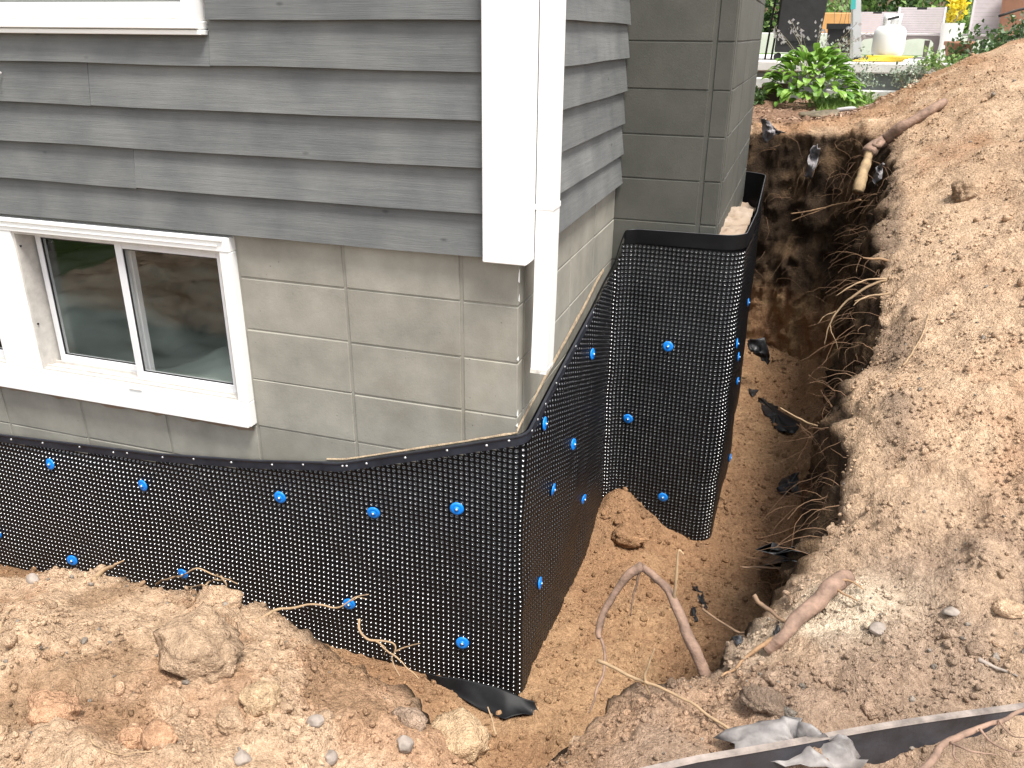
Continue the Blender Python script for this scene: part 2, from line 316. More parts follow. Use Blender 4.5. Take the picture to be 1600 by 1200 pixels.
M['film_dusty'] = plain('dusty_film', (0.23, 0.21, 0.20), 0.6, var=0.5, scale=16, bump=0.3, bscale=30)
M['fabric'] = plain('grey_fabric', (0.21, 0.195, 0.20), 0.8, var=0.35, scale=25, bump=0.3, bscale=80)
M['bark'] = plain('root_bark', (0.22, 0.14, 0.10), 0.85, var=0.45, scale=22, bump=0.5, bscale=70)
M['bark_pale'] = plain('peeled_root', (0.30, 0.18, 0.095), 0.8, var=0.35, scale=25, bump=0.4, bscale=90)
M['twig'] = plain('dry_twig', (0.20, 0.125, 0.075), 0.85, var=0.4, scale=25)
M['twig_pale'] = plain('pale_twig', (0.33, 0.225, 0.13), 0.85, var=0.3, scale=25)
M['stone'] = plain('grey_stone', (0.27, 0.225, 0.19), 0.9, var=0.4, scale=25, bump=0.4, bscale=60)
M['wood'] = plain('split_wood', (0.33, 0.23, 0.125), 0.8, var=0.35, scale=18, bump=0.3, bscale=60)
# ------------------------------------------------------------------ ground shape
LIP = [(-3.6, -1.12), (-2.6, -1.08), (-1.9, -1.06), (-1.32, -1.02), (-1.15, -0.96), (-0.83, -0.90), (-0.58, -0.88), (-0.30, -0.93), (-0.14, -0.94),
       (0.03, -1.00), (0.16, -1.05), (0.33, -1.10), (0.50, -0.99), (0.68, -0.80), (0.84, -0.61), (0.97, -0.40), (1.06, -0.18),
       (1.11, 0.10), (1.17, 0.50), (1.21, 0.80), (1.25, 1.20), (1.32, 1.90), (1.38, 2.70), (1.43, 3.35), (1.40, 3.80),
       (1.20, 4.08), (0.90, 4.18), (0.50, 4.28), (0.10, 4.34), (-0.4, 4.40)]
FLOOR_Z = -1.66
CP = [  # x, y, z control points of the undug surface
    (-3.6, -1.1, -.66), (-3.6, -2.2, -.60), (-2.2, -1.05, -.67), (-1.35, -1.02, -.655), (-1.15, -.95, -.63), (-.83, -.90, -.655), (-.58, -.87, -.68), (-.30, -.93, -.735),
    (-.14, -.93, -.75), (.03, -.99, -.80), (.16, -1.05, -.83), (.34, -1.10, -.86), (-.45, -1.30, -.585), (-.85, -1.35, -.555), (-.1, -1.5, -.64), (.25, -1.35, -.80),
    (.45, -1.3, -.76), (.55, -1.02, -.74), (.84, -.62, -.69), (.97, -.42, -.64), (1.06, -.18, -.56), (1.11, .1, -.45), (1.17, .5, -.36), (1.21, .8, -.31),
    (1.25, 1.2, -.25), (1.32, 1.9, -.12), (1.38, 2.7, .05), (1.43, 3.35, .18), (1.40, 3.8, .24), (1.2, 4.1, .26), (.9, 4.2, .225), (.5, 4.3, .22), (0, 4.35, .22),
    (.62, -1.28, -.62), (1.02, -1.02, -.60), (1.45, -.80, -.585), (.8, -1.6, -.70), (.75, -1.36, -.72), (1.1, -1.18, -.75), (1.5, -.98, -.76), (1.5, -1.3, -.74), (2.2, -.9, -.62), (1.0, -.90, -.60), (1.4, -.70, -.575), (1.2, -.62, -.58), (1.35, -.2, -.46),
    (1.8, -.3, -.36), (2.5, -.3, -.15), (1.5, .5, -.22), (2.0, .5, .04), (2.8, .5, .42), (1.6, 1.5, .02), (2.1, 1.5, .30), (2.8, 1.5, .66), (1.7, 2.6, .24),
    (2.2, 2.6, .50), (3.0, 2.6, .90), (1.25, 4.5, .32), (1.48, 4.5, .485), (1.86, 4.5, .72), (2.22, 4.5, .85), (3.0, 4.5, 1.02), (1.65, 3.6, .40), (2.2, 3.6, .68), (3.0, 3.6, 1.0),
    (4.2, 1.0, .70), (4.2, 3.0, 1.05), (4.5, 4.6, .95), (1.3, 5.3, .22), (1.9, 5.4, .36), (2.6, 5.4, .5), (3.6, 5.5, .5), (1.6, 6.2, .24), (2.6, 6.3, .26), (4, 6.4, .28), (5.6, 6.5, .3),
    (6, 3, .5), (6, 0, .0), (5, -1.5, -.4), (3.5, -1.2, -.35), (0.8, 5, .22), (.5, 5.6, .23), (.8, 6.4, .24), (-.5, 5.5, .22), (0, -2.5, -.64), (1, -2.5, -.65), (2, -2, -.6), (-1.5, -2, -.60), (-2, -3, -.62),
    (0, -4, -.64), (2, -4, -.6), (4, -3, -.5), (0, 8, .25), (3, 8, .27), (6, 8, .3), (-4, -4, -.62), (0, -8, -.6), (8, -8, -.5), (-8, -8, -.6), (9, 2, .3), (12, 9, .3), (0, 13, .3), (-8, 8, .25), (20, 20, .3), (-20, 20, .3), (-20, -20, -.5), (20, -20, -.4)]
_cp = np.array(CP); _d = np.linalg.norm(_cp[:, None, :2]-_cp[None, :, :2], axis=2)
_n = len(_cp); _A = np.zeros((_n+3, _n+3)); _A[:_n, :_n] = _d; _A[np.arange(_n), np.arange(_n)] -= 0.01
_A[:_n, _n] = 1; _A[:_n, _n+1:] = _cp[:, :2]; _A[_n:, :_n] = _A[:_n, _n:].T
_w = np.linalg.solve(_A, np.r_[_cp[:, 2], 0, 0, 0])
def H(x, y):
    x = np.asarray(x, float).ravel(); y = np.asarray(y, float).ravel(); out = np.empty(len(x))
    for a in range(0, len(x), 20000):
        xx, yy = x[a:a+20000], y[a:a+20000]
        d = np.sqrt((xx[:, None]-_cp[None, :, 0])**2+(yy[:, None]-_cp[None, :, 1])**2)
        out[a:a+20000] = d@_w[:_n]+_w[_n]+xx*_w[_n+1]+yy*_w[_n+2]
    return out
def grid_faces(n, m):
    i, j = np.meshgrid(np.arange(n-1), np.arange(m-1), indexing='ij')
    a = (i*m+j).ravel(); return np.stack([a, a+m, a+m+1, a+1], 1)
def grid_normals(G):
    du = np.gradient(G, axis=0); dv = np.gradient(G, axis=1); n = np.cross(du, dv); return n/(np.linalg.norm(n, axis=2)[..., None]+1e-12)

# soil colours (albedo)
TAN = np.array([0.54, 0.385, 0.258]); PALE = np.array([0.64, 0.465, 0.32]); PINK = np.array([0.47, 0.285, 0.175]); MOIST = np.array([0.39, 0.232, 0.13])
RED = np.array([0.33, 0.20, 0.115]); DARK = np.array([0.055, 0.037, 0.024]); MULCH = np.array([0.34, 0.25, 0.185]); CREAM = np.array([0.64, 0.53, 0.40])
def mixc(C, c, w): return C + (c-C)*np.clip(w, 0, 1)[:, None]
def bank_colour(P):
    x, y, z = P.T; n = len(P); C = np.tile(TAN, (n, 1))
    f1 = fbm(P, 0.55, 4, 5); f2 = fbm(P, 0.16, 4, 25); f3 = fbm(P, 0.9, 3, 45); f4 = fbm(P, 0.05, 3, 65)
    C = mixc(C, PALE, sstep(-.1, .7, f1+.5*f2)*.8)
    C = mixc(C, PINK, sstep(.05, .8, f3+.6*f2)*.75)
    C = mixc(C, RED, sstep(.35, .9, f2+.4*f4)*.6)
    f5 = fbm(P*np.array([1, .45, 1]), .22, 4, 95); C = mixc(C, np.array([.30, .19, .11]), sstep(.28, .75, f5+.3*f2)*.65)
    right = sstep(1.0, 1.35, x)*sstep(-.3, .5, y)
    C = mixc(C, PALE*1.0, right*sstep(-.5, .3, f1+.3)*.6)
    crest = sstep(2.9, 4.4, y)*sstep(2.2, 1.4, x-.25*(y-3.5))
    C = mixc(C, RED*1.15, crest*sstep(-.7, .5, f2+.3)*.85)
    near = sstep(.35, .75, x)*sstep(.15, -.35, y)
    C = mixc(C, MULCH, near*(.55+.45*sstep(-.3, .4, f1+f2))*.85)
    sand = np.exp(-(((x-1.06)*.9+(y+.52)*.5)**2/.035+((x-1.06)*-.5+(y+.52)*.9)**2/.012))
    C = mixc(C, CREAM, sand*1.6*sstep(-.6, .25, f2+.35))
    lip = sstep(.10, -.02, np.abs(x-1.30-.035*(y-1.5))-.02)*sstep(-.2, .4, y)*sstep(4.3, 3.6, y)
    C = mixc(C, MULCH*.7, lip*sstep(-.4, .4, f2+.1)*.8)
    mul = sstep(4.25, 4.6, y)*sstep(1.5, 1.1, x)
    C = mixc(C, np.array([.27, .17, .115]), mul)
    return C*(1+.10*f4)[:, None]
def soil_disp(P, nr, big=1.0):
    calm = 1-.45*sstep(1.15, 1.45, P[:, 0])*sstep(-.2, .4, P[:, 1])
    d = .034*big*fbm(P, .45, 3, 3) + .022*fbm(P, .14, 4, 13)
    wp = np.stack([fbm(P, .05, 3, 71), fbm(P, .05, 3, 72), fbm(P, .05, 3, 73)], 1); wq = np.stack([fbm(P, .018, 2, 74), fbm(P, .018, 2, 75), fbm(P, .018, 2, 76)], 1)
    d += .40*lumps(P+.022*wp+.006*wq, .11, 31, .30) + .50*lumps(P+.010*wp+.006*wq, .045, 41, .5)*sstep(-.5, .4, fbm(P, .2, 2, 77)) + .55*lumps(P+.005*wq, .020, 51, .6)
    d += .005*fbm(P, .014, 3, 61, .6)
    return P+nr*(d*calm)[:, None]

# --- the bank: a sheet that runs up the cut wall, over the lip and outwards
_lp = spline([(a, b, 0) for a, b in LIP], 1200)[:, :2]
_ds = np.r_[0, np.cumsum(np.linalg.norm(np.diff(_lp, axis=0), axis=1))]
NS = 880; _s = np.linspace(0, _ds[-1], NS); lipx = np.interp(_s, _ds, _lp[:, 0]); lipy = np.interp(_s, _ds, _lp[:, 1])
_t = np.stack([np.gradient(lipx), np.gradient(lipy)], 1); nor = np.stack([_t[:, 1], -_t[:, 0]], 1)
_k = 50; _ker = np.hanning(2*_k+1); _ker /= _ker.sum()
nor = np.stack([np.convolve(np.pad(nor[:, i], _k, 'edge'), _ker, 'valid') for i in (0, 1)], 1); nor /= np.linalg.norm(nor, axis=1)[:, None]
jag = .030*fbm(np.c_[lipx, lipy, 0*lipx], .35, 4, 91)
lipx = lipx+nor[:, 0]*jag; lipy = lipy+nor[:, 1]*jag
W_ = np.linspace(1, 0, 96, endpoint=False)
T_ = np.r_[np.arange(0, .5, .0105), np.arange(.5, 1.6, .0135), np.arange(1.6, 3.3, .045)]
NT = len(W_)+len(T_); G = np.zeros((NS, NT, 3))
lipz = H(lipx, lipy)
for j, w in enumerate(W_):
    inn = .012+.20*w**.6-.02*math.sin(w*math.pi)
    G[:, j, 0] = lipx-nor[:, 0]*inn; G[:, j, 1] = lipy-nor[:, 1]*inn; G[:, j, 2] = lipz-.03+(FLOOR_Z-.10-lipz)*w
ox = lipx[:, None]+nor[:, 0:1]*T_[None]; oy = lipy[:, None]+nor[:, 1:2]*T_[None]
G[:, len(W_):, 0] = ox; G[:, len(W_):, 1] = oy; G[:, len(W_):, 2] = H(ox, oy).reshape(NS, -1)-.03*np.exp(-T_/.03)[None]
nr = -grid_normals(G)
if nr[:, -1, 2].mean() < 0: nr = -nr
P = G.reshape(-1, 3); nr = nr.reshape(-1, 3)
Cb = bank_colour(P)
tt = np.tile(np.r_[-W_, T_], NS); depth = np.clip(np.repeat(lipz, NT)-P[:, 2], 0, None)
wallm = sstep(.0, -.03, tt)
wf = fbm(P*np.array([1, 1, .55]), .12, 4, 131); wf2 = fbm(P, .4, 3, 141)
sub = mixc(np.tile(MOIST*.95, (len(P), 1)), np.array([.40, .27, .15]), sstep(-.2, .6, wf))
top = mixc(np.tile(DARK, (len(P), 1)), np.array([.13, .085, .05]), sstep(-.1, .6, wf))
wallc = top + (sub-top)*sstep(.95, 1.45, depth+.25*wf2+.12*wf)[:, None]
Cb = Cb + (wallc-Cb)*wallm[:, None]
P_bank = P.copy()
D = soil_disp(P, nr)
D = D + nr*(wallm*(.05*fbm(P*np.array([1, 1, .45]), .16, 4, 151)))[:, None]
keep = tt < .2
far = sstep(1.5, 2.4, tt)
D = D*(1-far)[:, None]+P*far[:, None]
me = bigmesh('excavated_bank', D, grid_faces(NS, NT)[:, ::-1]); set_col(me, Cb)
bank = link('excavated_bank', me, M['soil'], None, True); bank['kind'] = 'structure'

# --- trench floor
def inside_trench(x, y, grow=0.0):
    poly = np.stack([lipx+nor[:, 0]*grow, lipy+nor[:, 1]*grow], 1)[::6]; poly = np.vstack([poly, [(-3.6, 4.4)]])
    c = np.zeros(len(x), bool); j = len(poly)-1
    for i in range(len(poly)):
        xi, yi = poly[i]; xj, yj = poly[j]
        m_ = ((yi > y) != (yj > y)) & (x < (xj-xi)*(y-yi)/(yj-yi+1e-12)+xi); c ^= m_; j = i
    return c
fx = np.arange(-3.65, 1.55, .0145); fy = np.arange(-1.15, 4.45, .0145)
FX, FY = np.meshgrid(fx, fy, indexing='ij'); x = FX.ravel(); y = FY.ravel()
P = np.c_[x, y, np.full(len(x), FLOOR_Z)]
P[:, 2] += .05*fbm(P, .7, 2, 201) + .16*np.exp(-((x-.16)**2/.03+(y-1.42)**2/.03)) - .07*np.exp(-((x-.55)**2/.05+(y-1.3)**2/.05))
P[:, 2] += .30*sstep(.30, .0, np.abs(x-1.27))*sstep(.2, .8, y)*.6 + .20*sstep(3.4, 4.2, y) + .10*sstep(-.3, -.8, y)
P[:, 2] += .10*sstep(-.1, -.9, x)*sstep(.1, -.2, y)
nrm = np.tile([0, 0, 1.0], (len(P), 1))
Cf = np.tile(MOIST, (len(P), 1)); f1 = fbm(P, .5, 4, 211); f2 = fbm(P, .12, 4, 221)
Cf = mixc(Cf, np.array([.46, .29, .165]), sstep(-.1, .7, f1+.4*f2)); Cf = mixc(Cf, RED, sstep(.3, .8, f2-.3*f1)*.7)
Df = P.copy(); d = .016*fbm(P, .13, 3, 231)+.35*lumps(P, .10, 241, .22)+.42*lumps(P, .035, 251, .55)+.5*lumps(P, .018, 261, .6)+.003*fbm(P, .012, 2, 271)
Df[:, 2] += d
house = (x < -.02) & (y > .02) | (x < .48) & (y > 1.6) & (y < 3.55)
ok = (inside_trench(x, y, .03) & ~house).reshape(FX.shape)
Fq = grid_faces(*FX.shape); okf = ok.ravel()[Fq].all(1)
Fq = Fq[okf]; used = np.unique(Fq); remap = -np.ones(len(P), int); remap[used] = np.arange(len(used))
me = bigmesh('trench_floor', Df[used], remap[Fq]); set_col(me, Cf[used])
floor = link('trench_floor', me, M['soil'], None, True); floor['kind'] = 'structure'
FLV, FLC = Df[used], Cf[used]

# --- the wide ground around (lawn, yard), with the trench cut out
def lin(a, b, n): return np.linspace(a, b, n)
gx = np.r_[lin(-60, -8, 14), lin(-7, 7, 71), lin(8, 60, 14)]; gy = np.r_[lin(-60, -8, 14), lin(-7, 12, 96), lin(13, 90, 18)]
GX, GY = np.meshgrid(gx, gy, indexing='ij'); x = GX.ravel(); y = GY.ravel()
z = H(np.clip(x, -18, 18), np.clip(y, -18, 18))
inb = inside_trench(x, y, 2.9); z = z-np.where(inb, .10, 0.0)
P = np.c_[x, y, z]; P[:, 2] += .01*fbm(P, .5, 3, 301)
Fq = grid_faces(*GX.shape); cx = x[Fq].mean(1); cy = y[Fq].mean(1)
hole = inside_trench(cx, cy, .35) | ((cx < .3) & (cy > -.9) & (cy < 4.2) & (cx > -3.6))
me = bigmesh('ground', P, Fq[~hole])
GRASSC = np.array([.075, .12, .03]); Cg = np.tile(GRASSC, (len(P), 1)); f = fbm(P, 1.2, 4, 311)
Cg = mixc(Cg, np.array([.12, .16, .05]), sstep(-.3, .6, f)); Cg = mixc(Cg, np.array([.27, .17, .115]), sstep(3.5, 4.2, y)*sstep(6.9, 6.2, y)*sstep(1.9, 1.5, x))
Cg = mixc(Cg, np.array([.36, .25, .16]), inb*1.0*sstep(1.0, .5, np.abs(x)*0))
Cg = mixc(Cg, np.array([.26, .22, .17]), sstep(-2.6, -3.4, y)*sstep(-40, -30, y))
Cg = mixc(Cg, np.array([.40, .29, .19]), sstep(3.2, 2.6, np.abs(x-.5))*sstep(-3.6, -2.8, y)*sstep(3.0, 2.0, y))
set_col(me, Cg)
ground = link('ground', me, M['soil'], None, True); ground['kind'] = 'structure'

_tree_b = BVHTree.FromPolygons([Vector(v) for v in D.tolist()][::1], grid_faces(NS, NT)[:, ::-1].tolist())
_tree_f = BVHTree.FromPolygons([Vector(v) for v in FLV.tolist()], remap[grid_faces(*FX.shape)][okf].tolist())
def hit(u, v):
    """where the line of sight through photograph pixel (u, v) meets the soil"""
    d = _fw+_r2*(u-800)/FPX-_u2*(v-600)/FPX; o = Vector(CAM); dv = Vector(d).normalized(); best = None
    for t in (_tree_b, _tree_f):
        h = t.ray_cast(o, dv)
        if h[0] is not None and (best is None or h[3] < best[3]): best = h
    if best is None: return np.array(at(u, v, 1.0)), np.array([0, 0, 1.0])
    n = np.array(best[1]); n = n if n@np.array(-dv) > 0 else -n
    return np.array(best[0]), n
def drop(x, y):
    """soil height under (x, y)"""
    best = None
    for t in (_tree_b, _tree_f):
        h = t.ray_cast(Vector((x, y, 3)), Vector((0, 0, -1)))
        if h[0] is not None and (best is None or h[0].z > best): best = h[0].z
    return best if best is not None else float(H([x], [y])[0])

# --- loose crumbs of soil
def ico(sub):
    bm = bmesh.new(); bmesh.ops.create_icosphere(bm, subdivisions=sub, radius=1.0); bm.verts.index_update()
    V = np.array([v.co[:] for v in bm.verts]); F = np.array([[v.index for v in f.verts] for f in bm.faces]); bm.free(); return V, F
ICO = {k: ico(k) for k in (1, 2, 4)}
def crumbs(name, pts, nrs, cols, rads, sub, mat):
    V0, F0 = ICO[sub]; n = len(pts); k = len(V0)
    sc = RNG.uniform(.65, 1.25, (n, 1, 3)); ang = RNG.uniform(0, 6.28, n); ca, sa = np.cos(ang), np.sin(ang)
    V = np.repeat(V0[None], n, 0)
    for _ in range(6):
        dd = RNG.normal(size=(n, 1, 3)); dd /= np.linalg.norm(dd, axis=2, keepdims=True); off = RNG.uniform(.45, .9, (n, 1)); pj = (V*dd).sum(2); V = np.where((pj > off)[..., None], V-(pj-off)[..., None]*dd*.9, V)
    V = V*(1+RNG.uniform(-.13, .13, (n, k, 1)))*sc
    X = V[..., 0]*ca[:, None]-V[..., 1]*sa[:, None]; Y = V[..., 0]*sa[:, None]+V[..., 1]*ca[:, None]
    tilt = RNG.uniform(-.9, .9, n); ct, st = np.cos(tilt), np.sin(tilt); Z = V[..., 2]
    Y, Z = Y*ct[:, None]-Z*st[:, None], Y*st[:, None]+Z*ct[:, None]
    V = np.stack([X, Y, Z], 2)*rads[:, None, None]+(pts+nrs*(rads*.25)[:, None])[:, None]
    F = (F0[None]+(np.arange(n)*k)[:, None, None]).reshape(-1, 3)
    me = bigmesh(name, V.reshape(-1, 3), F); set_col(me, np.repeat(cols, k, 0)); return link(name, me, mat, None, False)
selT = np.where((tt > -.02) & (tt < 1.55))[0]
# density: even over area -> weight by cell area
ar = np.linalg.norm(np.cross(np.gradient(G, axis=0), np.gradient(G, axis=1)), axis=2).ravel()
dist = np.linalg.norm(P[:1]*0+D-CAM, axis=1)
wgt = ar[selT]/np.clip(dist[selT], 1.0, 6)**1.3*(.15+1.6*sstep(-.35, .55, fbm(P_bank[selT], .16, 3, 881))); wgt /= wgt.sum()
def scatter_bank(n, rmin, rmax, pw, sub, name, label):
    idx = RNG.choice(selT, n, p=wgt); r = np.minimum(rmin*RNG.uniform(.02, 1, n)**(-pw), rmax)
    c = Cb[idx]*RNG.uniform(.78, 1.22, (n, 1)); g = RNG.uniform(0, 1, n) < .035; c[g] = np.array([.27, .235, .20])*RNG.uniform(.8, 1.3, (g.sum(), 1))
    o = crumbs(name, D[idx]+RNG.uniform(-.006, .006, (n, 3))*np.array([1, 1, 0]), nr[idx], c, r, sub, M['soil'])
    tag(o, label, 'soil', None, 'stuff')
scatter_bank(46000, .0027, .010, .45, 1, 'soil_crumbs', 'loose dry soil crumbs strewn over the dug banks')
scatter_bank(1100, .0075, .020, .45, 2, 'soil_clods', 'small clods and pebbles lying on the dug banks')
nF = len(FLV); idx = RNG.integers(0, nF, 9000)
o = crumbs('floor_crumbs', FLV[idx], np.tile([0, 0, 1.0], (9000, 1)), FLC[idx]*RNG.uniform(.75, 1.2, (9000, 1)), np.minimum(.0045*RNG.uniform(.02, 1, 9000)**-.45, .02), 1, M['soil'])
tag(o, 'moist brown soil crumbs on the trench floor', 'soil', None, 'stuff')
# ------------------------------------------------------------------ house
YL, CHX, CHY = 1.532, 0.502, 3.57
CO = 0.2032
TOPZ = 2.3
house_o = empty('house', (-1.6, 1.2, -1.75))
tag(house_o, 'grey clapboard house with painted concrete block foundation and block chimney', 'house')
mb = MB()                                           # solid core behind the blocks, with the window holes left open
WX0, WX1, WZ0, WZ1 = -3.45, -1.10, -0.60, 0.15
REC = 0.0035
mb.box(-5.0, WX0, REC, .2, -1.8, TOPZ); mb.box(WX1, -REC, REC, .2, -1.8, TOPZ); mb.box(WX0, WX1, REC, .2, -1.8, WZ0); mb.box(WX0, WX1, REC, .2, WZ1, .86); mb.box(-2.6, -1.09, REC+.06, .2, .86, TOPZ)
mb.box(-.2, -REC, .2, YL+.3, -1.8, TOPZ)
mb.build('wall', M['block'], house_o)
def blocks(parent, mat, face, spans, rows, name='concrete_block', gh=.0055, gv=.012):
    """face: ('A', y) looks to -Y, ('B', x) looks to +X"""
    for k in rows:
        z0, z1 = k*CO+gh/2, (k+1)*CO-gh/2
        for (a, b) in spans:
            j = [random.uniform(-.0012, .0012) for _ in range(6)]
            if face[0] == 'A': V, F = cbox(a+gv/2, b-gv/2, face[1]+j[0], face[1]+.06, z0+j[1], z1+j[2], .0025)
            else: V, F = cbox(face[1]-.06, face[1]+j[0], a+gv/2, b-gv/2, z0+j[1], z1+j[2], .0025)
            V = [(x+random.uniform(-.0008, .0008), y+random.uniform(-.0008, .0008), z+random.uniform(-.0012, .0012)) for x, y, z in V]
            link(name, mesh(name, V, F), mat, parent)
ax = [-.203, -.645, -1.085]
blocks(house_o, M['block'], ('A', 0), [(-.203, .006), (-.645, -.203), (-1.085, -.645)], range(-5, 1))
blocks(house_o, M['block'], ('A', 0), [(-1.526, -1.085), (-1.972, -1.526), (-2.415, -1.972), (-2.86, -2.415), (-3.3, -2.86)], (-5, -4))
_bj = [.07, .28, .70, 1.11, YL]
blocks(house_o, M['block'], ('B', 0), list(zip(_bj[:-1], _bj[1:])), range(-3, 1), gv=.006)
mb = MB()                                           # low course under the window, cut to the sill
# siding
def clapboard(parent, axis, a, b, z0, ht=.158, d0=.012, d1=.034, th=.013):
    """one lapped board; axis 'A' runs along X facing -Y, 'B' along Y facing +X"""
    n = max(2, int((b-a)/.18)); V = []; F = []; ph = random.uniform(0, 9)
    for i in range(n+1):
        s = a+(b-a)*i/n; w = .0012*math.sin(ph+s*3.1)+.0008*math.sin(ph*2+s*8)
        for (dd, zz) in ((d1+w, z0+w*1.5), (d0+w*.3, z0+ht), (d0+w*.3-.008, z0+ht), (d1+w-th, z0+w*1.5)):
            V.append((s, -dd, zz) if axis == 'A' else (dd, s, zz))
    for i in range(n):
        for k in range(4):
            k2 = (k+1) % 4; F.append((i*4+k, i*4+k2, (i+1)*4+k2, (i+1)*4+k))
    F.append((3, 2, 1, 0)); F.append(tuple(n*4+k for k in range(4)))
    if axis == 'B': F = [f[::-1] for f in F]
    V = np.array(V)
    bm = bmesh.new(); vs_ = [bm.verts.new(v) for v in V.tolist()]
    for f in F: bm.faces.new([vs_[i] for i in f])
    bmesh.ops.recalc_face_normals(bm, faces=bm.faces); me = bpy.data.meshes.new('clapboard'); bm.to_mesh(me); bm.free()
    return link('clapboard', me, M['siding'], parent)
LAP = .1415; Z0 = .166
joints = {0: [-2.9], 1: [-1.46], 2: [-2.75], 3: [-1.60], 4: [-2.4], 5: [], 6: [], 7: []}
for k in range(15):
    z = Z0+k*LAP; xr = -.09
    xl = -4.6
    if z+.158 > .87 and z < 2.1: cuts = [(-1.072, xr)]
    else:
        js = joints.get(k, []); e = [xl]+sorted(js)+[xr]; cuts = [(e[i]+(.0012 if i else 0), e[i+1]-.0012) for i in range(len(e)-1)]
    for a, b in cuts: clapboard(house_o, 'A', a, b, z)
# the board below the upper window still runs under it
clapboard(house_o, 'A', -4.6, -1.075, Z0+4*LAP, ht=.098)
for k in range(15): clapboard(house_o, 'B', .10, YL-.012-.003*(k % 2), Z0+.008+k*LAP)
# flaked paint on the block corner
for z_, h_, w_ in ((.085, .05, .006), (.02, .03, .004), (-.19, .018, .008), (-.40, .03, .006), (-.44, .016, .009)):
    MB().add([(.0062, -.0042, z_), (.0062-w_, -.0042, z_+.004), (.0062-w_*.7, -.0042, z_+h_*.6), (.0062, -.0042, z_+h_)], [(0, 3, 2, 1)]).build('paint_flake', M['white'], house_o)
# corner boards
mb = MB().box(-.104, .043, -.060, -.037, .158, TOPZ, .003); mb.build('corner_board', M['white'], house_o)
mb = MB().box(.020, .044, -.036, .115, .158, TOPZ, .003); mb.build('corner_board', M['white'], house_o)
# downspout with its strap, open worn end
ds = MB()
def rect_tube(P, wx, wy, th=.0025):
    V = []; F = []
    for (x, y, z) in P:
        for (sx, sy) in ((-1, -1), (1, -1), (1, 1), (-1, 1)): V.append((x+sx*wx/2, y+sy*wy/2, z))
        for (sx, sy) in ((-1, -1), (1, -1), (1, 1), (-1, 1)): V.append((x+sx*(wx/2-th), y+sy*(wy/2-th), z))
    for i in range(len(P)-1):
        for k in range(4):
            k2 = (k+1) % 4; F.append((i*8+k, i*8+k2, i*8+8+k2, i*8+8+k)); F.append((i*8+4+k2, i*8+4+k, i*8+12+k, i*8+12+k2))
    for e in (0, len(P)-1):
        for k in range(4): k2 = (k+1) % 4; F.append((e*8+k, e*8+k2, e*8+4+k2, e*8+4+k))
    return V, F
_dp = [(.076, .068, TOPZ), (.076, .068, .8), (.076, .066, .33), (.075, .060, 0), (.073, .052, -.2), (.072, .050, -.232)]
V, F = rect_tube(_dp, .056, .082)
V = [(x, y+(z < -.22)*random.uniform(-.002, .002), z+(.012 if (z < -.22 and y > .05) else 0)) for x, y, z in V]
dso = ds.add(V, F).build('downspout', M['white'], house_o)
MB().box(.044, .1065, .023, .112, .322, .340, .002).build('strap', M['white'], dso)
mb = MB(); V, F = rect_tube([(.072, .050, -.2325), (.0725, .051, -.2185)], .0585, .0845); mb.add(V, F).build('worn_rim', plain('worn_rim', (.55, .52, .46), .8, var=.35, scale=60), dso)
# basement window
win = MB()
FX0, FX1, FZ0, FZ1 = -3.45, -1.089, -.603, .152
Yf = -.034
win.box(FX0, FX1, Yf, .09, FZ0, -.500, .003)            # bottom casing
win.box(FX0, FX1, Yf-.002, .09, .098, FZ1, .003)         # head
win.box(-1.137, FX1, Yf+.001, .09, -.500, .098, .003)
win.box(-2.310, -2.118, Yf+.001, .09, -.500, .098, .003)
wino = win.build('basement_window', M['white'], house_o)
mb = MB(); mb.box(FX0, -1.137, Yf-.007, Yf-.003, .118, .123, .001); mb.box(FX0, -1.112, Yf-.010, Yf-.0025, .138, .150, .002); mb.box(FX0, -1.095, Yf-.012, Yf-.001, -.603, -.588, .002); mb.build('drip_trim', M['white'], wino)
def opening(x0, x1, z0, z1, mid):
    o = MB(); o.box(x0, x0+.010, Yf+.01, .10, z0, z1); o.box(x1-.010, x1, Yf+.01, .10, z0, z1); o.box(x0+.01, x1-.01, Yf+.01, .10, z0, z0+.010); o.box(x0+.01, x1-.01, Yf+.01, .10, z1-.01, z1)
    o.box(x0+.01, x1-.01, -.004, .004, z0+.01, z0+.018); o.box(x0+.01, x1-.01, .040, .046, z0+.01, z0+.022)
    o.build('window_track', M['track'], wino)
    def sash(a, b, y0, y1, st, bt, name='sash'):
        s = MB(); s.box(a, a+st, y0, y1, z0+.012, z1-.012, .002); s.box(b-st, b, y0, y1, z0+.012, z1-.012, .002)
        s.box(a+st, b-st, y0+.001, y1-.001, z0+.012, z0+.012+bt, .002); s.box(a+st, b-st, y0+.001, y1-.001, z1-.012-.026, z1-.012, .002)
        so = s.build(name, M['vinyl'], wino)
        return so, (a+st, b-st, z0+.012+bt, z1-.038, (y0+y1)/2)
    def pane(so, g):
        a, b, c, d, y = g
        gm = MB(); t = .004
        for q in ((a, a+t, c, d), (b-t, b, c, d)): gm.box(q[0], q[1], y-.010, y-.004, q[2], q[3])
        gm.box(a+t, b-t, y-.010, y-.004, c, c+t); gm.box(a+t, b-t, y-.010, y-.004, d-t, d); gm.build('gasket', M['rubber'], wino)
        MB().box(a, b, y-.002, y+.002, c, d).build('pane', M['glass'], wino)
    pane(*sash(mid-.02, x1-.010, .006, .034, .034, .036)); pane(*sash(x0+.030, mid+.012, .050, .078, .026, .038))
opening(-2.118, -1.137, -.500, .098, -1.628)
opening(-3.40, -2.310, -.500, .098, -2.85)
for z in (.03, -.30): MB().box(-2.1075, -2.102, -.012, -.006, z, z+.007).build('screw', M['rubber'], wino)
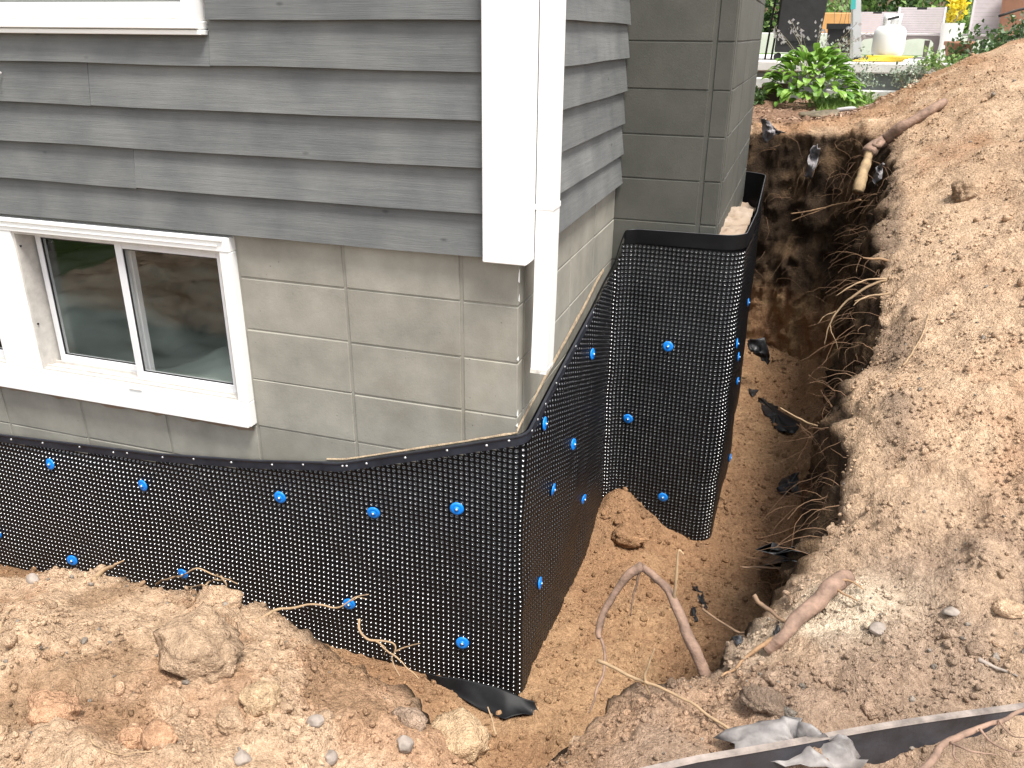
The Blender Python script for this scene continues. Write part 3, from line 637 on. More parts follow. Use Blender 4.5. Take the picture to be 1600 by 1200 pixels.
MB().box(-1.66, -1.60, Yf-.003, Yf-.0005, -.520, -.516).build('weep_slot', M['track'], wino)
# mortar bed under the sill, worn paint
V = []; F = []
n = 60
for i in range(n+1):
    xx = -3.3+2.2*i/n; w = random.uniform(.004, .016)
    V += [(xx, -.016-random.uniform(0, .008), -.604), (xx, -.010, -.612-w), (xx, -.0025, -.622-w*1.3)]
for i in range(n):
    for k in range(2): F.append((i*3+k, i*3+k+1, i*3+4+k, i*3+3+k))
link('sill_mortar', mesh('sill_mortar', V, F), M['ledge'], house_o)
# upper window
uw = MB(); uw.box(-2.6, -1.082, -.050, .02, .826, .842, .002); uw.box(-2.6, -1.090, -.062, .02, .844, .868, .003); uw.box(-2.6, -1.12, -.044, .02, .868, .925, .002); uw.box(-1.150, -1.095, -.046, .02, .868, TOPZ, .003)
uwo = uw.build('upper_window', M['white'], house_o)
MB().box(-2.6, -1.11, -.0455, -.0445, .872, .877).build('sill_groove', M['track'], uwo)
MB().box(-2.6, -1.15, -.010, -.006, .925, TOPZ).build('pane', M['glass'], uwo)
MB().box(-2.6, -1.12, .045, .05, .87, TOPZ).build('blind', M['room'], uwo)
hk = spline([(-1.99, -.030, .690), (-1.99, -.045, .695), (-1.985, -.056, .684), (-1.983, -.050, .672)], 10)
V, F = tube(hk, .0045, 8); MB().add(V, F).build('cup_hook', M['white'], house_o)
# chimney
ch = MB(); ch.box(-.19, CHX-REC, YL+REC, CHY-REC, -1.8, TOPZ+.3); cho = ch.build('chimney', M['chimney'], house_o)
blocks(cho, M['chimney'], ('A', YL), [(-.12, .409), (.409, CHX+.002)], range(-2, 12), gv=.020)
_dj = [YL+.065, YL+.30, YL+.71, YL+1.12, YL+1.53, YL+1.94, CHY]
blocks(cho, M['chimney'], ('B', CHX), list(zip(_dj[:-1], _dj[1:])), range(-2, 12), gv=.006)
# mortar ledge between chimney and the loose sheet
gxs = np.linspace(CHX-.01, .625, 12); gys = np.linspace(YL+.10, CHY-.05, 120); X, Y = np.meshgrid(gxs, gys, indexing='ij')
P = np.c_[X.ravel(), Y.ravel(), np.full(X.size, -.075)]; P[:, 2] += .02*fbm(P, .15, 4, 401)+.010*fbm(P, .03, 3, 411)-.10*np.clip(P[:, 0]-.54, 0, 1)-.16*sstep(2.3, 3.4, P[:, 1])
lo_ = P.copy(); me = bigmesh('mortar_ledge', P, grid_faces(12, 120)); link('mortar_ledge', me, M['ledge'], house_o, True)
# house body behind, roof slab, room inside
mb = MB(); mb.box(-5.0, -4.8, .2, 8.0, -1.8, TOPZ); mb.box(-4.8, -.2, 7.8, 8.0, -1.8, TOPZ); mb.box(-.2, -REC-.02, CHY+.1, 8.0, -1.8, TOPZ); mb.box(-5.0, -.0, .0, 8.0, TOPZ, TOPZ+.2); mb.build('rear_wall', M['block'], house_o)
mb = MB(); mb.box(-4.7, -.25, .22, 4.6, -1.75, -1.70); mb.build('room_floor', M['room_floor'], house_o)
mb = MB(); mb.box(-4.7, -.25, 4.6, 4.65, -1.70, .8); mb.box(-4.7, -4.65, .22, 4.6, -1.7, .8); mb.box(-.3, -.25, .22, 4.6, -1.7, .8); mb.box(-4.7, -.25, .22, 4.65, .8, .84); mb.build('room_wall', M['room'], house_o)
# cloth covered heap inside the room
gxs = np.linspace(-4.2, -.5, 90); gys = np.linspace(.215, 3.2, 80); X, Y = np.meshgrid(gxs, gys, indexing='ij'); P = np.c_[X.ravel(), Y.ravel(), np.full(X.size, -.66)]
P[:, 2] += .12*sstep(.9, .2, np.abs(P[:, 0]+2.75))*sstep(2.6, 1.4, P[:, 1])+.10*sstep(.7, .2, np.abs(P[:, 0]+1.2))+.05*fbm(P, .5, 4, 421)
P[:, 2] -= .9*sstep(2.5, 3.1, P[:, 1])
P[:, 2] += .05*np.abs(fbm(P*np.array([1, .4, 1]), .35, 3, 431))
cl = link('dust_sheet', bigmesh('dust_sheet', P, grid_faces(90, 80)), M['drape'], None, True)
tag(cl, 'pale green dust sheet over a heap inside, seen through the basement window', 'dust sheet')

# ------------------------------------------------------------------ dimpled membrane
def fillet_path(pts, step=.004):
    out = []
    for i, (x, y, r) in enumerate(pts):
        p = np.array([x, y])
        if r <= 0: out.append(p); continue
        a = np.array(pts[i-1][:2]); b = np.array(pts[i+1][:2]); u = (a-p)/np.linalg.norm(a-p); v = (b-p)/np.linalg.norm(b-p)
        ang = math.acos(np.clip(u@v, -1, 1)); t = r/math.tan(ang/2); p0 = p+u*t; p1 = p+v*t; c = p+(u+v)/np.linalg.norm(u+v)*r/math.sin(ang/2)
        a0 = math.atan2(*(p0-c)[::-1]); a1 = math.atan2(*(p1-c)[::-1]); da = (a1-a0+math.pi) % (2*math.pi)-math.pi
        for k in range(13): th = a0+da*k/12; out.append(c+r*np.array([math.cos(th), math.sin(th)]))
    out = np.array(out); d = np.r_[0, np.cumsum(np.linalg.norm(np.diff(out, axis=0), axis=1))]
    s = np.arange(0, d[-1], step); return s, np.interp(s, d, out[:, 0]), np.interp(s, d, out[:, 1])
MS, MX, MY = fillet_path([(-3.1, -.034, 0), (.036, -.034, .045), (.036, 1.497, .09), (.640, 1.478, .10), (.655, 2.2, 2.5), (.640, 3.50, .13), (.15, 3.76, 0)])
_mt = np.stack([np.gradient(MX), np.gradient(MY)], 1); _mt /= np.linalg.norm(_mt, axis=1)[:, None]; MN = np.stack([_mt[:, 1], -_mt[:, 0]], 1)
sA = lambda x: float(np.interp(x, MX[:int(3.05/.004)], MS[:int(3.05/.004)]))
S_corner = 3.1+.036-.045; S_b0 = S_corner+.07
S_in = S_b0+1.40; S_c0 = S_in+.14
tops = [(0, -.875), (3.1-2.49, -.858), (3.1-1.59, -.804), (3.1-1.11, -.752), (3.1-.70, -.69), (3.1-.26, -.548), (3.1, -.462), (S_b0, -.448), (S_b0+.30, -.392), (S_b0+.92, -.29), (S_b0+1.2, -.228),
        (S_b0+1.36, -.205), (S_b0+1.42, -.19), (S_b0+1.475, -.042), (S_c0, -.036), (S_c0+.5, -.028), (S_c0+1.2, -.045), (S_c0+2.5, -.03), (9, -.02)]
_tp = np.array(tops)
def top_of(s): return np.interp(s, _tp[:, 0], _tp[:, 1])
def mem_point(s, z, off=0.0, wav=True):
    s = np.asarray(s, float); z = np.asarray(z, float)
    x = np.interp(s, MS, MX); y = np.interp(s, MS, MY); nx = np.interp(s, MS, MN[:, 0]); ny = np.interp(s, MS, MN[:, 1]); l = np.hypot(nx, ny); nx, ny = nx/l, ny/l
    if wav:
        q = np.c_[s, z, 0*s]; w = .010*fbm(q, .55, 2, 501)+.004*fbm(q, .15, 2, 511)
        w = w*sstep(0, .12, top_of(s)-z)
        off = off+w+.03*sstep(-.9, -1.5, z)*sstep(3.0, 2.2, s)
    return np.stack([x+nx*off, y+ny*off, z+0*x], -1)
memo = empty('dimpled_membrane', (0, 0, -1.68))
tag(memo, 'black dimpled drainage membrane wrapped round the foundation and chimney base', 'membrane')
CELL = .0212
ring = [(0, 0), (.5, 0), (1, 0), (1, .5), (1, 1), (.5, 1), (0, 1), (0, .5)]
tv = [(a, b, 0) for a, b in ring]
ANG = [math.radians(225+45*k) for k in range(8)]
for rr, dz in ((.37, 0.0), (.31, -.20), (.20, -.62)):
    tv += [(.5+rr*math.cos(a), .5+rr*math.sin(a), dz) for a in ANG]
tv.append((.5, .5, -.74)); tv = np.array(tv); tf = []
for b in (0, 8, 16):
    for k in range(8): tf.append((b+k, b+(k+1) % 8, b+8+(k+1) % 8, b+8+k))
tf += [(24+k, 24+(k+1) % 8, 24+(k+2) % 8, 32) for k in (0, 2, 4, 6)]
tf = np.array(tf)
S_end = MS[-1]-.02
def cell_grid(s0, s1, cw, stagger):
    n_ = int(round((s1-s0)/cw)); cw = (s1-s0)/n_; zr = np.arange(-1.76, 0.0, CELL)
    ci, cz = np.meshgrid(np.arange(n_), zr, indexing='ij'); odd = ci.ravel() % 2; cs = s0+ci.ravel()*cw; cz = cz.ravel()-(.5*CELL*odd if stagger else 0)
    marg = np.where(cs > S_c0-.05, .066, .022); tmin = np.minimum(top_of(cs), top_of(cs+cw)); okc = cz+CELL < tmin-marg; cs, cz = cs[okc], cz[okc]; nc = len(cs)
    tx = tv[:, 0].copy(); tx[8:] = .5+(tx[8:]-.5)*CELL/cw
    SS = cs[:, None]+tx[None]*cw; ZZ = cz[:, None]+tv[None, :, 1]*CELL
    base = mem_point(SS.ravel(), ZZ.ravel()); ex = mem_point(SS.ravel(), ZZ.ravel(), 1.0)-base; ex[:, 2] = 0; ex /= np.linalg.norm(ex, axis=1)[:, None]
    return base+ex*(np.tile(tv[:, 2], nc)*CELL*.62)[:, None], (tf[None]+(np.arange(nc)*33)[:, None, None]).reshape(-1, 4)
Vm = np.zeros((0, 3)); Fm = np.zeros((0, 4), int); MI = []
for (s0, s1, cw, stg) in ((0.0, S_corner+.03, CELL, False), (S_corner+.03, S_in+.04, .031, True), (S_in+.04, S_end, CELL, False)):
    v_, f_ = cell_grid(s0, s1, cw, stg); MI.append(np.tile(np.arange(len(tf)) >= 8, len(f_)//len(tf))); Fm = np.vstack([Fm, f_+len(Vm)]); Vm = np.vstack([Vm, v_])
# smooth margin along the top
def band(s0, s1, zlo, zhi, off, step=.02, rows=5):
    ss = np.arange(s0, s1+step/2, step); tz = np.linspace(0, 1, rows); S2, T2 = np.meshgrid(ss, tz, indexing='ij')
    Z2 = zlo(S2)+(zhi(S2)-zlo(S2))*T2; return mem_point(S2.ravel(), Z2.ravel(), off).reshape(len(ss), rows, 3), ss
bandV, _ = band(0, S_end, lambda s: top_of(s)-.022-.044*(s > S_c0-.06), top_of, -.0025, .012)
n0 = len(Vm); nb = bandV.shape; Vm = np.vstack([Vm, bandV.reshape(-1, 3)]); Fm = np.vstack([Fm, grid_faces(nb[0], nb[1])+n0])
bandV2, _ = band(S_c0-.06, S_end, lambda s: top_of(s)-.068, lambda s: top_of(s)+.001, .0006, .012)
n0 = len(Vm); nb = bandV2.shape; Vm = np.vstack([Vm, bandV2.reshape(-1, 3)]); Fm = np.vstack([Fm, grid_faces(nb[0], nb[1])+n0])
# back of the sheet so the free edge has body
n0 = len(Vm); bk, _ = band(S_c0-.06, S_end, lambda s: top_of(s)-.5, lambda s: top_of(s)-.004, -.0125, .03); nb = bk.shape; Vm = np.vstack([Vm, bk.reshape(-1, 3)]); Fm = np.vstack([Fm, grid_faces(nb[0], nb[1])+n0])
me = bigmesh('sheet', Vm, Fm); sheet = link('sheet', me, M['membrane'], memo, True); me.materials.append(M['dimple'])
mi_ = np.zeros(len(Fm), dtype=np.int32); MI = np.concatenate(MI); mi_[:len(MI)] = MI; me.polygons.foreach_set('material_index', mi_); me.update()
# free sheet edge beyond the termination strip, coloured greyer as if catching light
es = np.arange(S_c0-.05, S_end, .02); V, F = tube(mem_point(es, top_of(es), -.002), .0024, 6); link('sheet_edge', mesh('sheet_edge', V, F), plain('lit_edge_grey', (.07, .07, .075), .5, var=.4, scale=20), memo, True)
# mud and mortar smear left on the wall above the sheet
ms = np.arange(3.1-.78, S_b0+1.32, .012); V = []; F = []
q = np.c_[ms, 0*ms, 0*ms]; hh = (.0012+.006*np.clip(fbm(q, .12, 4, 561)+.1, 0, 1.2))*(.35+.65*sstep(S_corner-.1, S_b0, ms))+.010*sstep(S_b0+.1, S_b0+.6, ms); 
for s, h_ in zip(ms, hh):
    b_ = mem_point([s], [0.0], 0.0, False)[0]
    if s < S_corner+.02: w0 = np.array([min(b_[0], -.004), -.0035, 0])
    elif s > S_b0-.02: w0 = np.array([.0035, max(b_[1], .004), 0])
    else: w0 = np.array([.0035, -.0035, 0])
    for k_, (f_, o_) in enumerate(((0, .003), (.5, .002), (1, -.002))):
        dr = np.array([0, -1, 0]) if s < S_corner+.02 else np.array([1.0, 0, 0]); V.append(w0+dr*o_+np.array([0, 0, top_of(s)-.004+(h_+.004)*f_]))
for i in range(len(ms)-1):
    for k_ in range(2): F.append((i*3+k_, i*3+3+k_, i*3+4+k_, i*3+1+k_))
link('mud_line', mesh('mud_line', V, F), plain('dried_mud', (.33, .25, .165), .95, var=.4, scale=35, bump=.6, bscale=120), house_o, True)
# termination strips with nails
def strip(s0, s1, off, h=.038, lift=.004):
    ss = np.arange(s0, s1, .015); V = []; F = []
    for s in ss:
        t = top_of(s)+lift
        for dz, o in ((0, off-.004), (0, off+.006), (-.004, off+.0065), (-.010, off+.003), (-h, off+.0035), (-h, off-.004)):
            V.append(mem_point([s], [t+dz], o, False)[0])
    for i in range(len(ss)-1):
        for k in range(6): k2 = (k+1) % 6; F.append((i*6+k, i*6+k2, i*6+6+k2, i*6+6+k))
    F.append((0, 1, 2, 3, 4, 5)); F.append(tuple((len(ss)-1)*6+k for k in range(6)))
    me = mesh('termination_strip', V, F); bm = bmesh.new(); bm.from_mesh(me); bmesh.ops.recalc_face_normals(bm, faces=bm.faces); bm.to_mesh(me); bm.free()
    return link('termination_strip', me, M['strip'], memo)
st1 = strip(0.0, 3.1-.72, .006); st2 = strip(3.1-.77, S_b0+.95, .011)
nailmesh = None
def dome(name, c, n, r, h, mat, parent, seg=10):
    prof = [(r, 0), (r*.95, h*.35), (r*.6, h*.85), (.0005, h)]
    V, F = lathe(prof, seg); q = Vector((0, 0, 1)).rotation_difference(Vector(n)); V = [tuple(q @ Vector(v)+Vector(c)) for v in V]
    return link(name, mesh(name, V, F), mat, parent, True)
for (u, v) in [(12, 674), (62, 682), (120, 688), (173, 697), (195, 700), (250, 703), (299, 708), (358, 711), (422, 715), (471, 718), (510, 713), (533, 707), (540, 712), (571, 706), (632, 699), (698, 697), (760, 690), (795, 682)]:
    x_ = at(u, v, -.05)[0]; s = 3.1+x_; pr_ = st1 if x_ < -.74 else st2
    c = mem_point([s], [top_of(s)-.012+random.uniform(-.004, .003)], .0085 if pr_ is st1 else .0135, False)[0]; dome('nail', c, (0, -1, 0), .0052, .004, M['nail'], pr_)
for y_ in (.03, .10, .20, .345, .47, .64, .82, .95):
    s = S_b0+y_-.02; c = mem_point([s], [top_of(s)-.012], .0135, False)[0]; dome('nail', c, (1, 0, 0), .0052, .004, M['nail'], st2)
# blue plugs
def plug(c, n, tilt):
    n = (Vector(n)+Vector(tilt)).normalized(); q = Vector((0, 0, 1)).rotation_difference(n); c = Vector(c)
    prof = [(.0262, 0), (.0272, .002), (.0260, .0045), (.017, .0065), (.0135, .0055), (.009, .0065), (.0085, .0095), (.0005, .0100)]
    V, F = lathe(prof, 20); V = [tuple(q @ Vector(v)+c) for v in V]; p = link('fixing_plug', mesh('fixing_plug', V, F), M['blue'], memo, True)
    dome('pin', c+n*.0085, n, .0052, .006, M['nail'], p)
for (u, v) in [(79, 725), (222, 758), (434, 776), (580, 800), (712, 794), (2, 836), (120, 877), (290, 897), (548, 944), (722, 1004)]:
    p = at(u, v, -.045); s = 3.1+p[0]; c = mem_point([s], [p[2]], .003)[0]; c[2] = at(u, v, c[1])[2]; plug(c, (0, -1, 0), (random.uniform(-.2, .2), 0, random.uniform(-.2, .15)))
for (u, v) in [(851, 662), (895, 694), (865, 765), (912, 780), (924, 553), (848, 912)]:
    p = atx(u, v, .045); s = S_b0+p[1]-.011; c = mem_point([s], [p[2]], .003)[0]; plug(c, (1, 0, 0), (0, random.uniform(-.2, .1), random.uniform(-.15, .15)))
for (u, v) in [(1042, 542), (979, 656), (1034, 778)]:
    p = at(u, v, 1.47); s = S_c0+p[0]-.126; c = mem_point([s], [p[2]], .003)[0]; plug(c, (0, -1, 0), (random.uniform(-.1, .1), 0, random.uniform(-.1, .1)))
for (y_, z_) in [(2.75, -.72), (1.60, -.60), (1.9, -.78), (2.6, -1.20), (2.2, -1.55)]:
    i = int(np.argmin(np.abs(MY-y_)+10*(MX < .55))); c = mem_point([MS[i]], [z_], .003)[0]; plug(c, (1, 0, 0), (0, random.uniform(-.25, .05), 0))
# ------------------------------------------------------------------ clods, stones
def clod(u, v, rpx, squash, kind, label, cat, colour=None, seed=0, rough=1.0, sink=.25):
    c, n = hit(u, v); dep = (c-CAM)@_fw; r = rpx*dep/FPX; V0, F0 = ICO[4]
    rs = np.random.default_rng(seed+5); V = V0.copy()
    for k in range(9 if kind == 'stone' else 4):
        d = rs.normal(size=3); d /= np.linalg.norm(d); off = rs.uniform(.62, .95); pr_ = V@d; V = np.where((pr_ > off)[:, None], V-(pr_-off)[:, None]*d*.85, V)
    q = V+seed*3.7
    V = V*(1+rough*(.20*fbm(q, .8, 4, seed)+.06*fbm(q, .16, 3, seed+9)+.55*lumps(q+.08*fbm(q, .2, 2, seed+3)[:, None], .30, seed+20, .55)+.5*lumps(q, .13, seed+25, .6)))[:, None]
    V = V*np.array(squash)*r; ang = rs.uniform(-.5, .5); R_ = np.array([[math.cos(ang), -math.sin(ang), 0], [math.sin(ang), math.cos(ang), 0], [0, 0, 1]]); V = V@R_.T
    V = V+c+np.array([0, 0, r*squash[2]*(.5-sink)])
    nm = 'stone' if kind == 'stone' else 'soil_clod'; me = bigmesh(nm, V, F0)
    if kind != 'stone':
        col = np.array(colour)[None]*(1+.18*fbm(V, .03, 3, seed+40)+.1*fbm(V, .12, 2, seed+50))[:, None]; set_col(me, col)
    o = link(nm, me, M['stone'] if kind == 'stone' else M['soil'], None, kind != 'stone'); return tag(o, label, cat)
YEL = TAN*np.array([1.02, 1.03, .97])
clod(312, 1012, 60, (1.25, .9, .62), 'c', 'largest clod on the left mound, brown and pitted underneath', 'soil clod', TAN*.88, 1, 1.3)
clod(408, 1100, 31, (1, .95, .85), 'c', 'rounded yellowish clod in the middle of the left mound', 'soil clod', YEL, 2, .8)
clod(362, 1132, 24, (1, .9, .8), 'c', 'smaller clod just left below the rounded yellowish clod', 'soil clod', TAN*.85, 3, .9)
clod(522, 988, 26, (.85, .85, 1.2), 'c', 'pointed clod standing on the crest of the left mound', 'soil clod', YEL, 4, 1.3)
clod(712, 1165, 50, (1.1, .9, .75), 'c', 'big flat yellow clod at the foot of the left mound', 'soil clod', YEL*1.03, 5, 1.1)
clod(345, 942, 30, (1.1, .9, .8), 'c', 'crusted clod at the crest below the pale root tangle', 'soil clod', TAN, 6, 1.2)
clod(338, 1042, 30, (1.2, .45, .5), 'c', 'long pale clod lying aslant right of the largest clod', 'soil clod', PALE, 7, 1.0)
clod(215, 1160, 26, (1.1, .9, .8), 'c', 'reddish clod near the bottom left of the left mound', 'soil clod', PINK*1.1, 8, 1.1)
clod(250, 1158, 25, (1, .9, .9), 'c', 'reddish clod touching another, nearer the rounded yellow one', 'soil clod', PINK*1.1, 9, 1.1)
clod(80, 1112, 34, (1.3, .9, .7), 'c', 'broad pinkish clod at the left edge of the mound', 'soil clod', PINK*1.15, 10, 1.2)
clod(985, 842, 22, (1.2, .9, .8), 'c', 'brown lump of soil against the foot of the chimney membrane', 'soil clod', MOIST*1.05, 12, 1.4)
clod(1512, 305, 24, (1.1, .9, .9), 'c', 'brown clod casting a shadow on the bright right heap', 'soil clod', TAN*.8, 13, 1.3)
clod(1575, 955, 20, (1.1, .9, .8), 'c', 'rounded tan clod at the right edge above the edging', 'soil clod', TAN, 14, .9)
clod(1200, 1105, 32, (1.3, .8, .6), 'c', 'dark brown clod in front of the pale sand patch', 'soil clod', MULCH*.75, 16, 1.3)
clod(640, 1130, 22, (1.2, .9, .8), 'c', 'greyish brown clod left of the big flat yellow clod', 'soil clod', MULCH*1.1, 17, 1.2)
clod(495, 1128, 14, (1.1, .8, .6), 'stone', 'flat grey stone right of the rounded yellowish clod', 'stone', None, 21, .3)
clod(378, 1188, 17, (1, .8, .7), 'stone', 'grey stone at the bottom of the picture on the left mound', 'stone', None, 22, .3)
clod(516, 1186, 15, (.8, .8, .8), 'stone', 'pale grey stone at the bottom edge left of the yellow clod', 'stone', None, 23, .3)
clod(632, 1166, 15, (1, .9, .9), 'stone', 'dark grey stone against the big flat yellow clod', 'stone', None, 24, .3)
clod(52, 907, 11, (1.2, .8, .8), 'stone', 'grey stone at the left end of the mound crest', 'stone', None, 25, .3)
clod(1487, 957, 13, (1.2, .9, .6), 'stone', 'grey stone on the right bank farthest from the edging', 'stone', None, 26, .3)
clod(1372, 985, 13, (1.1, .9, .8), 'stone', 'rounded grey stone on the right bank, the one nearer the sand patch', 'stone', None, 27, .3)

# ------------------------------------------------------------------ roots, sticks
def node(p):
    """(u, v, 'g', lift) on the soil, (u, v, y) in the air"""
    if p[2] == 'g':
        c, n = hit(p[0], p[1]); return c+np.array([0, 0, 1.0])*(p[3] if len(p) > 3 else .004)
    return at(p[0], p[1], p[2])
def wiggle(P, a, seed):
    P = np.asarray(P); L = np.r_[0, np.cumsum(np.linalg.norm(np.diff(P, axis=0), axis=1))]
    q = np.c_[L, 0*L, 0*L]; d = np.stack([fbm(q, .05, 3, seed), fbm(q, .05, 3, seed+7), fbm(q, .05, 3, seed+14)], 1)*a
    return P+d*sstep(0, .03, L)[:, None]
def stick(pts, r0, r1, n=8, seg=26, wig=.003, seed=0):
    P = wiggle(spline([node(p) for p in pts], seg), wig*1.3, seed); rr = np.linspace(r0, r1*.75, len(P))*(.78 if max(r0, r1) < .012 else 1)*(1+.14*fbm(np.c_[np.arange(len(P))*.1, np.zeros(len(P)), np.full(len(P), seed)], .35, 3, seed))
    return tube(P, rr, n)
def stick_thing(name, label, cat, main, mat, branches=(), seed=0):
    base = node(main[0][0]); t = empty(name, tuple(base))
    V, F = stick(main[0], main[1], main[2], 10, 34, main[3] if len(main) > 3 else .003, seed); link('stem', mesh('stem', V, F), mat, t, True)
    for i, b in enumerate(branches):
        V, F = stick(b[0], b[1], b[2], 7, 22, b[3] if len(b) > 3 else .003, seed+31+i); link('side_root', mesh('side_root', V, F), b[4] if len(b) > 4 else mat, t, True)
    return tag(t, label, cat)
stick_thing('bent_branch', 'thick reddish brown branch bent into an arch over the trench corner', 'branch',
    ([(1110, 1072, -.60), (1088, 1022, -.56), (1055, 945, -.47), (1036, 915, -.43), (1003, 886, -.38)], .0175, .0145, .002), M['bark'],
    [([(1004, 884, -.38), (975, 906, -.40), (948, 948, -.44), (935, 985, -.48), (936, 998, -.50)], .0155, .011, .002),
     ([(934, 990, -.48), (946, 1012, -.52), (942, 1055, -.62), (930, 1085, -.70), (920, 1112, -.78)], .007, .004), ([(1000, 892, -.385), (990, 925, -.40), (985, 962, -.41)], .0055, .003),
     ([(1053, 938, -.465), (1057, 900, -.46), (1060, 862, -.45), (1068, 866, -.45)], .0065, .004, .001, M['twig_pale'])], 3)
stick_thing('long_twig', 'long pale twig sloping down from the trench to the edging strip', 'twig',
    ([(934, 1032, -.80), (960, 1046, -.82), (1000, 1062, -.85), (1050, 1084, -.90), (1110, 1120, -.97), (1162, 1157, -1.02)], .0062, .005), M['twig_pale'],
    [([(1008, 1066, -.86), (1010, 1042, -.85), (1022, 1015, -.84)], .0055, .003), ([(1008, 1064, -.86), (1016, 1086, -.87)], .0055, .004)], 5)
stick_thing('curved_twig', 'thin twig reaching from the sand patch out over the trench floor', 'twig',
    ([(1098, 945, -.25), (1103, 956, -.26), (1150, 985, -.33), (1180, 998, -.40), (1210, 1020, -.50), (1245, 1070, -.62), (1296, 1135, -.80)], .0060, .0035), M['twig'],
    [([(1180, 997, -.40), (1160, 992, -.38), (1140, 996, -.36)], .004, .002)], 7)
stick_thing('root_log', 'thick broken root jutting from the right bank beside the sand patch', 'root',
    ([(1322, 908, 'g', .01), (1298, 930, 'g', .028), (1262, 965, 'g', .032), (1228, 1000, 'g', .03), (1196, 1024, 'g', .012)], .026, .020, .004), M['bark'],
    [([(1300, 925, 'g', .04), (1322, 926, 'g', .035), (1345, 935, 'g', .03)], .007, .003, .003, M['bark_pale']), ([(1296, 932, 'g', .04), (1312, 942, 'g', .03), (1338, 948, 'g', .02)], .006, .003, .003, M['bark_pale']), ([(1215, 1008, 'g', .03), (1180, 1025, 'g', .02), (1150, 1045, 'g', .012), (1128, 1062, 'g', .006)], .009, .004, .003, M['bark_pale'])], 9)
stick_thing('short_twig', 'short brown twig crossing the thick broken root', 'twig', ([(1178, 930, -.50), (1195, 948, -.52), (1225, 970, -.54), (1272, 986, -.55)], .0085, .006), M['twig'], (), 11)
stick_thing('arching_root', 'slender root arching from the right bank above the thick broken root', 'root', ([(1158, 886, .02), (1200, 886, .02), (1240, 888, .02), (1280, 897, .02), (1325, 918, .0)], .004, .0065), M['twig'], [([(1235, 888, .02), (1270, 880, .05), (1305, 860, .06)], .005, .004)], 13)
stick_thing('straight_stick', 'straight pale stick spanning the trench below the hanging grey cloth', 'stick', ([(1219, 637, 1.35), (1250, 655, 1.32), (1285, 670, 1.28), (1345, 710, 1.2)], .004, .009, .002), M['twig_pale'], [([(1282, 669, 1.28), (1290, 655, 1.3), (1300, 640, 1.32)], .004, .002)], 15)
stick_thing('forked_root', 'pale forked root hanging from the lip over the dark trench end', 'root', ([(1400, 438, 1.55), (1370, 440, 1.52), (1330, 465, 1.5), (1305, 490, 1.48), (1293, 515, 1.46), (1288, 540, 1.45)], .010, .003), M['twig_pale'],
    [([(1398, 438, 1.55), (1360, 436, 1.5), (1325, 450, 1.46), (1306, 463, 1.45)], .007, .003), ([(1306, 486, 1.48), (1290, 495, 1.48), (1278, 505, 1.48)], .004, .002), ([(1296, 505, 1.47), (1303, 525, 1.45), (1308, 545, 1.45)], .004, .002)], 17)
stick_thing('stubby_root', 'short reddish root stub in the trench wall above the forked root', 'root', ([(1396, 410, 1.75), (1370, 405, 1.75), (1348, 402, 1.75)], .011, .007), M['bark_pale'], [([(1345, 403, 1.75), (1338, 425, 1.75)], .004, .002)], 19)
stick_thing('split_root', 'short split root poking from the lip below the forked root', 'root', ([(1392, 458, 1.4), (1360, 462, 1.4), (1335, 472, 1.4)], .007, .004), M['twig_pale'], [([(1360, 462, 1.4), (1345, 468, 1.38), (1332, 478, 1.36)], .005, .003)], 20)
stick_thing('dangling_root', 'long root dangling from the lip towards the straight pale stick', 'root', ([(1362, 588, .9), (1335, 600, .92), (1300, 620, .95), (1285, 640, 1.0), (1270, 660, 1.05)], .007, .004), M['twig'], [([(1325, 606, .93), (1310, 590, .95), (1290, 601, .98)], .0035, .002)], 21)
stick_thing('far_root', 'pair of orange brown roots across the dark end wall of the trench', 'root', ([(1236, 334, 3.7), (1265, 330, 3.65), (1300, 322, 3.6), (1345, 312, 3.4)], .006, .009), M['bark_pale'], [([(1237, 345, 3.7), (1262, 335, 3.65), (1290, 326, 3.6)], .005, .005), ([(1325, 320, 3.4), (1340, 314, 3.3), (1358, 313, 3.2)], .006, .004)], 23)
stick_thing('lip_root', 'root hooped at the lip near the black film in the bank', 'root', ([(1340, 760, .62), (1320, 757, .63), (1302, 764, .64), (1298, 772, .64), (1320, 770, .62), (1345, 765, .6)], .006, .004), M['twig_pale'], (), 25)
LY = hit(1385, 222)[0][1]-.03
stick_thing('heap_log', 'crooked log with a pale peeled end lying on the right heap', 'log', ([(1356, 240, LY-.10), (1368, 229, LY-.03), (1385, 218, LY), (1410, 205, 'g', .03), (1440, 188, 'g', .03), (1476, 163, 'g', .02)], .047, .034, .006), M['bark'],
    [([(1340, 300, LY-.30), (1344, 285, LY-.26), (1352, 258, LY-.16), (1358, 238, LY-.09)], .036, .040, .003, M['wood']), ([(1378, 222, LY-.02), (1371, 228, LY-.08), (1362, 226, LY-.10)], .03, .012, .004)], 27)
stick_thing('chip', 'pale split stick poking up from the crest of the left mound', 'stick', ([(146, 906, 'g', .0), (160, 892, -.93), (178, 882, -.93), (194, 876, -.93)], .011, .003), M['twig_pale'], (), 29)
